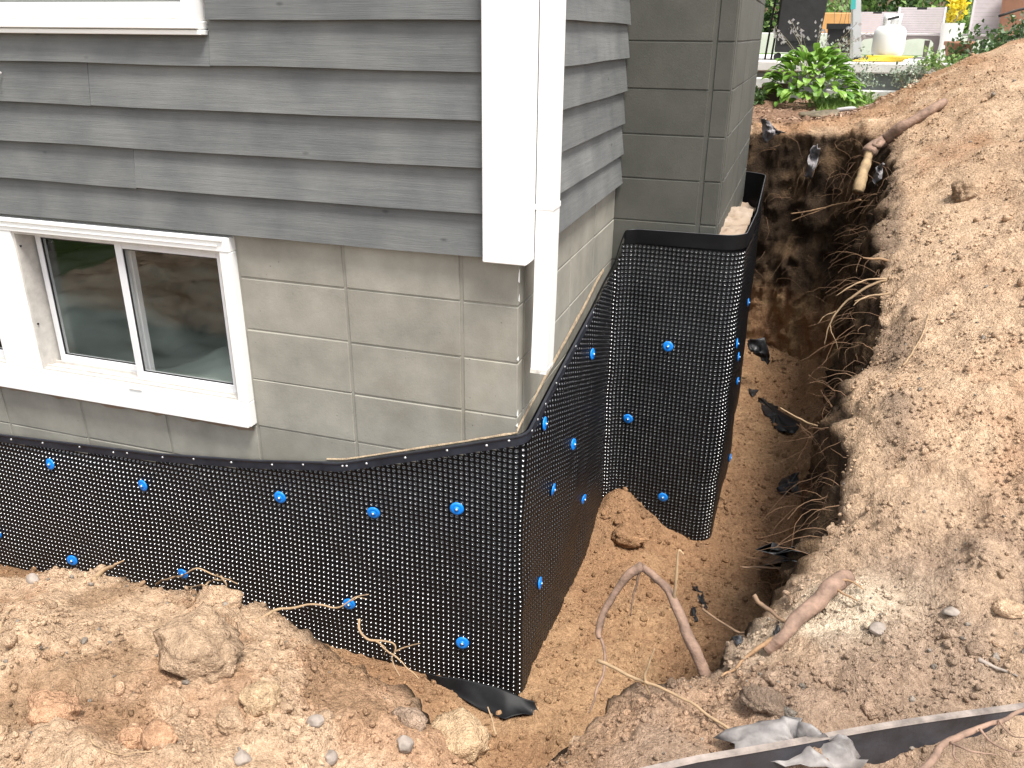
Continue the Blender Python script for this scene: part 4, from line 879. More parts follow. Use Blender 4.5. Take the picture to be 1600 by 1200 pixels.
stick_thing('root_tangle', 'tangle of fine pale roots on the mound crest before a blue plug', 'root', ([(235, 915, 'g', .0), (262, 905, -.86), (286, 899, -.85), (306, 890, -.85), (330, 897, -.85), (350, 905, -.85), (372, 912, -.86)], .004, .0025), M['twig_pale'],
    [([(280, 918, 'g', .0), (310, 915, -.85), (328, 908, -.85), (340, 896, -.85)], .004, .003), ([(345, 900, -.85), (352, 912, -.86), (348, 926, -.87)], .004, .002), ([(335, 905, -.85), (348, 908, -.85), (362, 906, -.85)], .003, .0015), ([(318, 914, -.85), (325, 920, -.86), (333, 925, -.86)], .0025, .0015), ([(300, 917, -.86), (296, 924, -.87), (300, 930, -.87)], .002, .0012)], 31)
stick_thing('reaching_root', 'root reaching right from the mound across the membrane to a plug', 'root', ([(400, 972, 'g', .0), (430, 954, -.86), (455, 949, -.84), (495, 945, -.82), (527, 949, -.80), (550, 938, -.79), (575, 928, -.78)], .0065, .0025), M['twig_pale'], [([(548, 939, -.79), (560, 935, -.79), (574, 938, -.79)], .002, .0012), ([(425, 957, -.86), (418, 966, -.87), (412, 975, -.87)], .003, .0015)], 33)
stick_thing('forked_twig', 'forked rootlet on the right shoulder of the left mound', 'root', ([(561, 967, -.90), (563, 982, -.91), (580, 998, -.92), (612, 1003, -.92), (617, 1015, -.93), (612, 1030, -.95)], .0048, .003), M['twig_pale'],
    [([(616, 1018, -.93), (632, 1012, -.93), (656, 1006, -.93)], .0035, .0015), ([(585, 1000, -.92), (605, 1018, -.95), (630, 1035, -.97), (655, 1062, -1.0)], .004, .002), ([(612, 1028, -.95), (618, 1045, -.97), (624, 1056, -.98)], .003, .002), ([(590, 1002, -.92), (600, 1012, -.94), (598, 1024, -.95)], .002, .001)], 35)
stick_thing('lone_straw', 'lone pale twig standing in the notch below the membrane corner', 'twig', ([(775, 1148, -1.02), (770, 1128, -1.0), (762, 1105, -.98)], .004, .0028), M['twig_pale'], (), 37)
stick_thing('straw', 'bent pale straw at the left edge of the mound', 'straw', ([(2, 990, 'g', .003), (15, 958, 'g', .008), (40, 930, 'g', .004)], .003, .002), M['twig_pale'], (), 39)
stick_thing('curled_straw', 'curled pale straw near the bottom of the left mound', 'straw', ([(142, 1150, 'g', .004), (148, 1168, 'g', .006), (180, 1178, 'g', .006), (235, 1178, 'g', .004)], .0028, .002), M['twig_pale'], (), 41)
stick_thing('edging_root', 'hairy root draped over the black edging at the lower right', 'root', ([(1425, 1215, -1.18), (1455, 1190, -1.12), (1482, 1160, -1.05), (1520, 1142, -.98), (1560, 1125, -.92), (1605, 1104, -.86)], .010, .007), M['bark'],
    [([(1485, 1160, -1.05), (1505, 1172, -1.07), (1530, 1180, -1.07), (1560, 1183, -1.06)], .004, .002), ([(1530, 1138, -.98), (1548, 1158, -1.0), (1575, 1172, -1.02), (1605, 1178, -1.02)], .004, .002), ([(1560, 1126, -.93), (1580, 1145, -.97), (1600, 1150, -.98)], .003, .0015), ([(1490, 1165, -1.06), (1492, 1185, -1.1), (1510, 1200, -1.12)], .003, .0015)], 43)
stick_thing('flat_splinter', 'grey weathered splinter lying on the soil at the right edge', 'splinter', ([(1528, 1033, 'g', .006), (1550, 1043, 'g', .006), (1588, 1060, 'g', .005)], .008, .004), M['stone'], (), 45)
stick_thing('heap_twig', 'thin curved twig on the bright slope of the right heap', 'twig', ([(1410, 575, 'g', .01), (1432, 545, 'g', .012), (1445, 515, 'g', .012), (1450, 490, 'g', .006)], .004, .003), M['twig_pale'], (), 47)
# uncounted fine roots in the cut walls
rs = np.random.default_rng(77); V = []; F = []; fr = MB()
wall_idx = np.where((tt < -.02) & (tt > -.75) & (D[:, 1] > .1) & (D[:, 0] > .4))[0]
lip_idx = np.where((tt < -.0) & (tt > -.22) & (D[:, 1] > -.3) & (D[:, 0] > .4))[0]
for k in range(420):
    i = rs.choice(wall_idx if k < 250 else lip_idx); p = D[i]; n_ = nr[i]; L_ = rs.uniform(.06, .32); d0 = n_*rs.uniform(.2, .7)+rs.normal(size=3)*.4; d0 /= np.linalg.norm(d0)
    pts = [p]; d_ = d0
    for j in range(7): d_ = d_+rs.normal(size=3)*.25+np.array([0, 0, -.16]); d_ /= np.linalg.norm(d_); pts.append(pts[-1]+d_*L_/7)
    fr.tube(pts, np.linspace(rs.uniform(.0008, .0019), .0005, 8), 5, False)
for k in range(120):                                        # fine fibres lying about on the near bank
    i = rs.choice(selT, p=wgt); p = D[i]+np.array([0, 0, .004])
    if p[1] > 0: continue
    a = rs.uniform(0, 6.28); L_ = rs.uniform(.02, .09); pts = [p+np.array([math.cos(a+j*.15)*L_*j/5, math.sin(a+j*.15)*L_*j/5, .004*math.sin(j)]) for j in range(6)]
    fr.tube(pts, np.linspace(.0013, .0008, 6), 4, False)
o = fr.build('fine_roots', plain('fine_root', (.21, .12, .065), .85, var=.5, scale=4), None, True); tag(o, 'mat of fine hair roots in the cut trench walls', 'roots', None, 'stuff')

# ------------------------------------------------------------------ plastic and fabric scraps
def scrap(name, label, cat, poly, mat, base, up=.02, seed=0, crumple=.012, thick=.0012, lift=.006):
    """crumpled sheet: poly of (u, v) outline; base 'g' lies on soil or a Y plane"""
    pts = [np.array(hit(u, v)[0])+np.array([0, 0, lift]) if base == 'g' else at(u, v, base) for u, v in poly]; c = np.mean(pts, 0); pts = np.array(pts)
    rings = 7; n = len(pts)*3; cyc = np.vstack([pts, pts[:1]]); per = np.vstack([cyc[i]+(cyc[i+1]-cyc[i])*f_ for i in range(len(pts)) for f_ in (0, .25, .5, .75)]).reshape(-1, 3); sz_ = np.linalg.norm(per-per.mean(0), axis=1).mean(); n = len(per); per = per+np.random.default_rng(seed).normal(size=(n, 3))*.07*sz_*np.array([1, .2, 1 if base != 'g' else .3]); V = []; F = []
    for i in range(rings):
        for k in range(n): V.append(c+(per[k]-c)*(i+1)/rings)
    V = np.array([c]+V); rr = np.r_[0, np.repeat(np.arange(1, rings+1)/rings, n)]
    sp = np.linalg.norm(per-c, axis=1).mean()
    dz = crumple*fbm(V+seed, .45*sp+.01, 3, seed+600)+.5*crumple*np.abs(fbm(V+seed, .25*sp+.005, 2, seed+610)); V[:, 2] += (dz+up*(1-rr**2)*.5)*(1 if base == 'g' else .2); V[:, 1] -= .4*np.abs(dz) if base == 'g' else 2.2*dz
    for k in range(n): F.append((0, 1+k, 1+(k+1) % n))
    for i in range(rings-1):
        for k in range(n): a = 1+i*n+k; b = 1+i*n+(k+1) % n; F.append((a, a+n, b+n, b))
    o = link(name, mesh(name, V, F), mat, None, True); md = o.modifiers.new('thick', 'SOLIDIFY'); md.thickness = thick; return tag(o, label, cat)
scrap('film_scrap', 'large torn black film half buried in the trench floor near the far end', 'plastic scrap', [(1184, 622), (1200, 630), (1222, 642), (1250, 668), (1240, 680), (1215, 674), (1205, 660), (1190, 645)], M['film'], 'g', .03, 1)
scrap('film_scrap', 'black film flap standing at the far end of the trench beside the membrane', 'plastic scrap', [(1168, 532), (1195, 528), (1204, 560), (1200, 570), (1182, 556), (1170, 545)], M['film'], 3.55, .0, 2)
scrap('film_scrap', 'small black film scrap on the floor close to the membrane edge', 'plastic scrap', [(1168, 608), (1186, 611), (1175, 622)], M['film'], 'g', .01, 3)
scrap('film_scrap', 'torn black film scrap in the middle of the trench floor', 'plastic scrap', [(1213, 768), (1222, 748), (1238, 742), (1250, 738), (1245, 752), (1249, 776), (1236, 770), (1228, 778)], M['film'], 'g', .03, 4)
scrap('film_scrap', 'ragged black film scrap on the floor below the arching root', 'plastic scrap', [(1210, 872), (1225, 862), (1228, 850), (1236, 866), (1246, 868), (1244, 884), (1225, 886), (1212, 882)], M['film'], 'g', .03, 5)
scrap('film_scrap', 'narrow black film strip on the floor behind the bent branch', 'plastic scrap', [(1084, 914), (1092, 922), (1106, 950), (1104, 956), (1096, 948), (1088, 930)], M['film'], 'g', .01, 6)
scrap('film_scrap', 'short black film strip beside the thick limb of the bent branch', 'plastic scrap', [(1080, 950), (1086, 952), (1091, 972), (1086, 975)], M['film'], 'g', .01, 7)
scrap('film_scrap', 'bluish black film scrap in front of the thick broken root', 'plastic scrap', [(1144, 998), (1160, 996), (1160, 1008), (1150, 1011)], M['film'], 'g', .01, 8)
scrap('film_scrap', 'black film scrap tucked under the thick broken root', 'plastic scrap', [(1208, 992), (1216, 975), (1217, 990), (1214, 1006), (1208, 1004)], M['film'], 'g', .01, 9)
scrap('film_scrap', 'black film sticking out of the bank at the hooped root', 'plastic scrap', [(1296, 795), (1316, 790), (1318, 815), (1300, 822), (1290, 810)], M['film'], .72, .0, 10)
scrap('grey_cloth', 'grey weathered cloth hanging from the lip above the straight stick', 'cloth', [(1325, 628), (1350, 612), (1356, 618), (1338, 640), (1334, 670), (1322, 668), (1326, 645)], M['fabric'], 1.1, .0, 11, .02)
scrap('landscape_fabric', 'grey landscape fabric folded over the far trench edge beside the chimney', 'fabric', [(1188, 184), (1196, 186), (1212, 200), (1228, 207), (1212, 209), (1200, 222), (1193, 222), (1191, 205)], M['fabric'], 4.02, .0, 12, .03)
scrap('landscape_fabric', 'grey fabric tail hanging down the dark end wall of the trench', 'fabric', [(1268, 228), (1278, 225), (1280, 240), (1268, 278), (1257, 276), (1262, 250)], M['fabric'], 3.92, .0, 13, .03)
scrap('landscape_fabric', 'dark fabric scrap beside the pale end of the crooked log', 'fabric', [(1368, 266), (1376, 254), (1382, 256), (1378, 276), (1366, 290), (1364, 282)], M['fabric'], 3.2, .0, 14, .03)
scrap('dusty_sheet', 'dusty torn plastic sheet crumpled over the edging at the bottom', 'plastic sheet', [(1120, 1165), (1180, 1150), (1240, 1148), (1275, 1165), (1320, 1180), (1350, 1210), (1300, 1225), (1220, 1210), (1150, 1205)], M['film_dusty'], 'g', .02, 15, .035, .0015, .03)
# film skirt at the membrane corner
gs = np.linspace(-.36, .11, 70); gt = np.linspace(0, 1, 14); V = []; z_sk = float(np.percentile([drop(a_, b_) for a_ in (-.3, -.2, -.1, -.05, 0, .05) for b_ in (-.18, -.14, -.10)], 75))+.008
for s in gs:
    w = .006+.095*max(0, 1-abs(s+.01)/(.34 if s < -.01 else .13))**.9
    for t_ in gt:
        xx = s+.03*t_; yy = -.074-w*t_; zz = z_sk
        V.append((xx, yy, zz+.004+.035*(1-t_)**2))
V = np.array(V); V[:, 2] += .014*fbm(np.c_[V[:, 0]*.8+V[:, 1]*1.1, V[:, 1]*1.6, 0*V[:, 0]], .11, 2, 703)-.004
sk = link('film_skirt', bigmesh('film_skirt', V, grid_faces(70, 14)), M['skirt'], memo, True); md = sk.modifiers.new('thick', 'SOLIDIFY'); md.thickness = .0012

# ------------------------------------------------------------------ lawn edging strip
ep = spline([np.array([.40, -1.40, 0]), np.array([.60, -1.285, 0]), np.array([.82, -1.15, 0]), np.array([1.02, -1.035, 0]), np.array([1.24, -.91, 0]), np.array([1.45, -.79, 0]), np.array([1.75, -.63, 0])], 60)
prof = [(-.004, -.22), (-.004, -.012), (-.007, -.010), (-.007, .001), (.004, .001), (.004, -.22)]
V = []; F = []; T = np.gradient(ep, axis=0); T /= np.linalg.norm(T, axis=1)[:, None]
for i, p in enumerate(ep):
    nx, ny = T[i][1], -T[i][0]; zt = -.548+.004*math.sin(i*.21)-.03*(i < 18)*(18-i)/18
    for o_, z_ in prof: V.append((p[0]+nx*o_, p[1]+ny*o_, zt+z_))
k = len(prof)
for i in range(len(ep)-1):
    for j in range(k-1): F.append((i*k+j, i*k+j+1, (i+1)*k+j+1, (i+1)*k+j))
lipV = []; lipF = []
for i, p in enumerate(ep):
    nx, ny = T[i][1], -T[i][0]; zt = -.548+.004*math.sin(i*.21)-.03*(i < 18)*(18-i)/18
    for o_, z_ in ((-.009, .002), (-.008, .006), (.004, .0065), (.0065, .002)): lipV.append((p[0]-nx*.0+nx*o_, p[1]+ny*o_, zt+z_))
for i in range(len(ep)-1):
    for j in range(3): lipF.append((i*4+j, i*4+j+1, i*4+j+5, i*4+j+4))
ed = link('lawn_edging', mesh('lawn_edging', V, F), plain('edging_plastic', (.03, .03, .036), .5, var=.7, scale=7, bump=.2, bscale=40))
link('top_lip', mesh('top_lip', lipV, lipF), plain('dusty_lip', (.24, .20, .175), .85, var=.5, scale=20), ed)
tag(ed, 'black plastic lawn edging strip with a pale dusty top across the lower right', 'edging')

# ------------------------------------------------------------------ shovel
sh = empty('shovel', tuple(at(1290, 190, 4.75))); tag(sh, 'round point shovel lying at the back edge of the trench', 'shovel')
c = at(1282, 187, 4.75); c[2] = max(c[2], drop(c[0], c[1])+.035); V = []; F = []; nu, nv = 16, 8
for i in range(nu+1):
    a = i/nu; w = .115*math.sin(min(1, a*1.25+.12)*math.pi*.5)**.7*(1 if a < .75 else 1-((a-.75)/.25)**2*.25)
    for j in range(nv+1):
        b = j/nv*2-1; V.append((c[0]-.17+.30*a, c[1]+.16*b*w/.115*.75, c[2]+.01+.055*(1-b*b)*(.4+.6*a)+.02*(1-abs(b))*0))
for i in range(nu):
    for j in range(nv): q = i*(nv+1)+j; F.append((q, q+nv+1, q+nv+2, q+1))
bl = link('blade', mesh('blade', V, F), plain('rusty_steel', (.16, .13, .085), .55, metal=.4, var=.4, scale=30), sh, True); md = bl.modifiers.new('thick', 'SOLIDIFY'); md.thickness = .004
P = spline([(c[0]+.11, c[1], c[2]+.055), (c[0]+.22, c[1]+.02, c[2]+.07), at(1345, 171, 4.95), at(1400, 150, 5.4)], 20); V, F = tube(P, .017, 10); link('handle', mesh('handle', V, F), plain('grey_handle', (.38, .36, .36), .6, var=.2), sh, True)
# ------------------------------------------------------------------ yard behind
PZ = .60
M['concrete'] = plain('pale_concrete', (.60, .58, .55), .85, var=.12, scale=4, bump=.2, bscale=40)
M['slate'] = plain('dark_concrete', (.16, .175, .17), .8, var=.25, scale=5)
M['plank'] = plain('whitewashed_plank', (.62, .62, .60), .7, var=.15, scale=6, stretch=(1, 6, 6))
M['black'] = plain('black_cover', (.016, .016, .017), .6, var=.3, scale=10, bump=.2, bscale=20)
M['alu'] = plain('aluminium', (.62, .63, .64), .35, metal=.7, var=.06)
M['resin'] = plain('lilac_grey_resin', (.50, .45, .46), .55, var=.08, scale=10)
M['resin_dk'] = plain('brown_resin', (.19, .155, .15), .6, var=.15)
M['tank'] = plain('white_enamel', (.78, .78, .76), .3, var=.04)
M['teal'] = plain('teal_sticker', (.05, .42, .40), .5)
M['orange'] = plain('orange_paint', (.62, .30, .11), .7, var=.12)
M['yellow'] = plain('yellow_hose', (.75, .55, .06), .5, var=.1)
M['hosta'] = mat_leaf('hosta_leaf', (.10, .24, .03), (.30, .48, .09), .35, .4)
M['leafd'] = mat_leaf('dark_leaf', (.03, .07, .02), (.09, .16, .045), .25)
M['leafm'] = mat_leaf('mid_leaf', (.10, .20, .05), (.30, .42, .13), .35)
M['leafs'] = mat_leaf('silver_leaf', (.16, .22, .15), (.38, .43, .33), .2)
M['dry'] = mat_leaf('dry_stalk', (.12, .10, .06), (.34, .30, .22), .1)
M['yflower'] = mat_leaf('yellow_petal', (.70, .52, .02), (.85, .72, .05), .2)
M['wflower'] = mat_leaf('white_petal', (.6, .56, .62), (.8, .78, .8), .2)
M['terra'] = plain('terracotta', (.33, .16, .10), .8, var=.12)
M['grass'] = mat_leaf('grass_blade', (.10, .21, .03), (.24, .38, .07), .3)
# patio slab with its retaining face, low kerbs
MB().box(-1.2, 6.5, 7.0, 10.4, .50, PZ, .012).build('patio', M['concrete'])['kind'] = 'structure'
fa = MB().box(-1.2, 6.5, 7.06, 7.2, .20, .498).build('retaining_wall', M['slate']); tag(fa, 'low dark concrete wall along the front of the patio', 'wall')
kb = MB().box(-.6, .62, 6.52, 6.64, .36, .455, .008).build('timber_kerb', M['plank']); tag(kb, 'whitewashed timber beside the chimney behind the mulch bed', 'timber')
kb = MB().box(1.02, 2.6, 6.86, 6.98, .25, .345, .008).build('timber_kerb', M['plank']); tag(kb, 'weathered whitish timber at the foot of the patio wall right of the hosta', 'timber')
kb = MB().box(.42, .66, 6.25, 6.35, .2, .42, .01).build('post_stump', plain('dark_timber', (.07, .045, .03), .9, var=.3)); tag(kb, 'short dark timber stump beside the hosta', 'stump')
lw = MB().box(-12, 16, 10.4, 14.0, .45, .585).build('lawn', plain('lawn', (.12, .23, .04), .95, var=.3, scale=3, bump=.6, bscale=60)); lw['kind'] = 'structure'
# leaves
def leaf_mesh(name, L, w, bend, seg=5, fold=.25):
    V = []; F = []
    for i in range(seg+1):
        t_ = i/seg; ww = w*math.sin(math.pi*min(1, t_*.92+.06))**.8; yy = L*t_*math.cos(bend*t_*.6); zz = L*.55*math.sin(min(1.6, bend*t_*1.2)) if bend > 0 else 0
        zz = L*(t_*.75-bend*.55*t_*t_)
        V += [(-ww/2, yy, zz+fold*ww*.5), (0, yy, zz), (ww/2, yy, zz+fold*ww*.5)]
    for i in range(seg):
        for k in range(2): a = i*3+k; F.append((a, a+1, a+4, a+3))
    return mesh(name, V, F)
ho = empty('hosta', (.86, 6.05, drop(.86, 6.05) if False else .24)); tag(ho, 'lush green hosta clump on the mulch behind the trench', 'plant')
lms = [leaf_mesh('leaf', L_, w_, b_) for L_, w_, b_ in ((.24, .085, 1.0), (.26, .09, 1.25), (.22, .08, 1.15), (.28, .085, 1.4), (.20, .075, .9))]
for m_ in lms: m_.materials.append(M['hosta'])
rs = np.random.default_rng(5)
for k in range(280):
    a = rs.uniform(0, 6.283); t_ = rs.uniform(0, 1)**.7; o = bpy.data.objects.new('leaf', lms[k % 5]); COL.objects.link(o); o.parent = ho
    rr = .05+.28*t_; hz = .36*(1-t_**1.7)+.03+rs.uniform(0, .05)
    o.location = (rr*math.cos(a)*1.15, rr*math.sin(a)*.8, hz); o.rotation_euler = (rs.uniform(-.2, .35)-.65*t_+.5*(1-t_), rs.uniform(-.35, .35), a-math.pi/2+rs.uniform(-.35, .35)); s_ = rs.uniform(.55, .9); o.scale = (s_, s_, s_)
fm = MB()
for k in range(11):
    a = rs.uniform(-.6, 3.4); r_ = rs.uniform(.15, .4); b0 = np.array([.86, 6.05, .45]); tip = b0+np.array([r_*math.cos(a)*1.2, -.1*rs.uniform(-1, 1), .38+rs.uniform(0, .16)]); P = spline([b0, (b0+tip)/2+np.array([0, 0, .05]), tip], 10)
    st = MB().tube(P, np.linspace(.0035, .002, len(P)), 5).build('flower_stalk', M['dry'], ho)
    fl = MB()
    for j in range(7):
        p = P[-1-j//2]+rs.normal(size=3)*.018; d_ = rs.normal(size=3)*.012; fl.add([p, p+d_+np.array([.012, 0, -.02]), p+d_*.5+np.array([0, .01, -.03]), p+np.array([-.010, .005, -.018])], [(0, 1, 2, 3)])
    fl.build('flower', M['wflower'], st)['kind'] = 'stuff'
# loose leafy shrubs and ground plants
def leafy(name, label, cat, c, rad, n, ls, mat, seed=0, stems=5, group=None, sub='crown'):
    rs = np.random.default_rng(seed); t = empty(name, c); rad = np.array(rad)
    clumps = rs.normal(size=(max(6, n//60), 3)); clumps /= np.linalg.norm(clumps, axis=1)[:, None]; clumps *= rs.uniform(.35, .95, (len(clumps), 1)); clumps[:, 2] = np.abs(clumps[:, 2])
    idx = rs.integers(0, len(clumps), n); P = (clumps[idx]+rs.normal(size=(n, 3))*.17)*rad+np.array(c); P[:, 2] = np.maximum(P[:, 2], c[2]+.01)
    d = rs.normal(size=(n, 3)); d[:, 2] += .4; d /= np.linalg.norm(d, axis=1)[:, None]; e = np.cross(d, rs.normal(size=(n, 3))); e /= np.linalg.norm(e, axis=1)[:, None]
    L = (ls*rs.uniform(.6, 1.3, n))[:, None]; f = np.cross(d, e)*.25*L
    V = np.stack([P, P+d*L*.5+e*L*.32+f*.6, P+d*L, P+d*L*.5-e*L*.32+f*.6], 1).reshape(-1, 3); F = np.arange(4*n).reshape(-1, 4)
    o = link(sub, bigmesh(sub, V, F), mat, t); o['kind'] = 'stuff'
    for k in range(stems):
        tip = clumps[k % len(clumps)]*rad+np.array(c); link('stem', mesh('stem', *tube(spline([np.array(c), np.array(c)*.5+tip*.5+rs.normal(size=3)*.04, tip], 8), np.linspace(.012, .004, 9)[:len(spline([np.array(c), tip, tip], 8))] if False else .006, 5)), M['dry'], t)
    return tag(t, label, cat, group)
leafy('ground_plant', 'low weedy greenery between the hosta and the dirt heap', 'plant', (1.25, 6.2, .24), (.34, .3, .13), 700, .045, M['leafm'], 1)
leafy('ground_plant', 'small dark green plant beside the chimney under the white timber', 'plant', (.40, 6.0, .24), (.16, .2, .16), 260, .06, M['leafd'], 2)
leafy('flowering_perennial', 'pale flowering plant with whitish stems behind the hosta', 'plant', (1.12, 6.72, .40), (.34, .2, .34), 1100, .028, M['leafs'], 3)
leafy('trailing_plant', 'wispy plant trailing over the patio wall at the heap edge', 'plant', (1.75, 6.8, .38), (.36, .2, .20), 380, .036, M['leafs'], 4)
leafy('trailing_plant', 'green wispy plant before the second lounger at the heap edge', 'plant', (2.05, 6.9, .55), (.30, .2, .24), 300, .045, M['leafm'], 5)
leafy('rose_bush', 'green rose bush behind the crest of the dirt heap', 'bush', (2.55, 7.4, .50), (.42, .3, .52), 1300, .05, M['leafd'], 6)
leafy('silver_shrub', 'silvery leaved shrub right of the rose bush', 'bush', (2.95, 7.5, .55), (.35, .3, .55), 900, .05, M['leafs'], 7)
leafy('garden_shrub', 'broad green shrub at the top right corner', 'bush', (3.7, 8.3, .55), (.75, .5, .62), 1900, .07, M['leafm'], 8)
leafy('daisy_plant', 'yellow flower cluster in a white pot behind the second lounger', 'flower', (2.33, 8.9, 1.0), (.13, .12, .30), 420, .05, M['yflower'], 9, 3)
# hedge and trees beyond the lawn
hx = -2.5
for k in range(11):
    lab = ['far left of the row of hedge bushes beyond the lawn', 'second hedge bush from the left beyond the lawn', 'third hedge bush from the left beyond the lawn', 'hedge bush right behind the covered grill', 'hedge bush behind the black planter', 'hedge bush behind the aluminium ladder', 'hedge bush behind the nearer white lounger', 'hedge bush behind the gap between the loungers', 'hedge bush behind the right lounger', 'hedge bush behind the yellow flowers', 'hedge bush farthest right beyond the lawn'][k]
    leafy('hedge_bush', lab, 'bush', (-2.2+k*.72+random.uniform(-.1, .1), 14.6+random.uniform(-.4, .4), .5), (.72, .6, 1.5+random.uniform(-.3, .5)), 2100, .10, M['leafm'] if k % 3 else M['leafd'], 20+k, 3, 'bushes of the hedge beyond the lawn')
bh = MB().box(-10, 14, 16.2, 16.4, .4, 2.6).build('board_fence', plain('fence_wood', (.24, .16, .10), .85, var=.3, scale=3, stretch=(8, 1, 1))); tag(bh, 'brown board fence far behind the hedge', 'fence')
# covered grill
def taper(x0, x1, y0, y1, z0, z1, dx0, dx1, ch=.02):
    V, F = cbox(0, 1, 0, 1, 0, 1, ch); return [(x0+(x1-x0)*a+(dx0 if a < .5 else dx1)*c_, y0+(y1-y0)*b, z0+(z1-z0)*c_) for a, b, c_ in V], F
gr = empty('covered_grill', (.68, 7.5, PZ)); tag(gr, 'tall black covered grill standing behind the chimney corner', 'grill')
MB().add(*taper(.46, .885, 7.25, 7.75, .68, 1.9, .03, .09)).build('cover', M['black'], gr)
for xx in (.49, .85):
    for yy in (7.3, 7.7): MB().tube([(xx, yy-.012, PZ+.035), (xx, yy+.012, PZ+.035)], .034, 12).build('wheel', M['black'], gr)
for z_ in (.76, .79): MB().box(.485, .86, 7.243, 7.2495, z_, z_+.008).build('vent_slot', M['rubber'], gr)
sd_ = empty('side_burner', (.34, 7.6, PZ)); tag(sd_, 'narrow black stand squeezed between chimney and covered grill', 'stand')
for xx in (.36, .425): MB().tube([(xx, 7.6, PZ), (xx+.06, 7.6, 1.6)], .012, 6).build('leg', M['black'], sd_)
for z_ in (1.05, 1.15): MB().box(.37, .46, 7.59, 7.61, z_, z_+.012).build('shelf', M['black'], sd_)
# ladder
la = empty('ladder', (1.25, 7.25, PZ)); tag(la, 'aluminium step ladder with black rubber feet on the patio', 'ladder')
def bar(a, b, w, d): 
    a = np.array(a); b = np.array(b); t = (b-a)/np.linalg.norm(b-a); s_ = np.array([1.0, 0, 0]); s_ -= t*(s_@t); s_ /= np.linalg.norm(s_); f = np.cross(t, s_)
    V = [p+s_*i*w/2+f*j*d/2 for p in (a, b) for i, j in ((-1, -1), (1, -1), (1, 1), (-1, 1))]; return V, [(0, 1, 2, 3), (4, 7, 6, 5), (0, 4, 5, 1), (1, 5, 6, 2), (2, 6, 7, 3), (3, 7, 4, 0)]
MB().add(*bar((1.285, 7.25, PZ+.03), (1.10, 7.25, 1.75), .075, .03)).build('rail', M['alu'], la)
MB().add(*bar((1.245, 7.42, PZ+.03), (1.10, 7.30, 1.70), .05, .03)).build('rear_rail', M['alu'], la)
MB().box(1.25, 1.335, 7.21, 7.29, PZ+.002, PZ+.045, .008).build('foot', M['black'], la)
MB().add(*bar((1.172, 7.232, 1.09), (1.150, 7.232, 1.27), .045, .002)).build('sticker', M['teal'], la)
MB().add(*bar((1.14, 7.27, .92), (1.25, 7.35, .90), .03, .02)).build('spreader', M['alu'], la)
# propane tank
tc_ = at(1384, 93, 7.45); tk = empty('gas_bottle', (tc_[0], 7.45, PZ)); tag(tk, 'white gas bottle with collar standing on the patio', 'gas bottle')
MB().add(*lathe([(.10, 0), (.105, .03), (.112, .035), (.145, .06), (.156, .10), (.156, .25), (.150, .29), (.125, .325), (.07, .345), (.03, .35)], 28, (tc_[0], 7.45, PZ+.004))).build('body', M['tank'], tk, True)
cv = []; cf = []
for i in range(21):
    a = R(-50)+R(280)*i/20
    for z_, r_ in ((.34, .085), (.455, .09)): cv.append((tc_[0]+r_*math.cos(a), 7.45+r_*math.sin(a), PZ+z_))
for i in range(20): cf.append((2*i, 2*i+2, 2*i+3, 2*i+1))
cl_ = link('collar', mesh('collar', cv, cf), M['tank'], tk, True); md = cl_.modifiers.new('t', 'SOLIDIFY'); md.thickness = .005
MB().tube([(tc_[0], 7.45, PZ+.35), (tc_[0], 7.45, PZ+.42)], .02, 10).build('valve', M['nail'], tk)
MB().tube([(tc_[0]-.05, 7.38, PZ+.40), (tc_[0]+.05, 7.36, PZ+.425)], .012, 8).build('valve_handle', M['black'], tk)
# planter
pl = empty('square_planter', (1.10, 8.0, PZ)); tag(pl, 'black square planter with wire trellis behind the ladder', 'planter')
def frust(cx, cy, z0, z1, a0, a1, b0=None, b1=None):
    b0 = b0 or a0; b1 = b1 or a1
    return [(cx+s*a, cy+t*b, z) for z, a, b in ((z0, a0, b0), (z1, a1, b1)) for s, t in ((-1, -1), (1, -1), (1, 1), (-1, 1))], [(3, 2, 1, 0), (4, 5, 6, 7), (0, 1, 5, 4), (1, 2, 6, 5), (2, 3, 7, 6), (3, 0, 4, 7)]
pb = MB().add(*frust(1.105, 8.0, PZ+.004, .91, .11, .135)).build('pot', M['black'], pl); MB().add(*frust(1.105, 8.0, .9105, .965, .148, .152)).build('rim', M['black'], pl)
for k in range(4):
    x0 = 1.03+.05*k; P = spline([(x0, 8.0, .95), (x0+random.uniform(-.03, .03), 8.0, 1.1), (x0+random.uniform(-.05, .05), 8.0, 1.35)], 8); MB().tube(P, .003, 5).build('trellis_wire', M['resin_dk'], pl)
leafy('dried_plant', 'withered seed head plant in front of the black planter', 'plant', (1.14, 7.55, PZ), (.13, .1, .26), 420, .03, M['dry'], 60, 5)
orp = MB().box(.85, 1.75, 11.8, 11.9, .881, 1.16, .01).build('orange_panel', M['orange']); tag(orp, 'flat orange panel on the low white wall behind the planter', 'panel')
lwl = MB().box(-.5, 3.4, 11.75, 11.95, .58, .88, .01).build('low_wall', M['concrete']); tag(lwl, 'low whitish wall beyond the patio under the orange panel', 'wall')
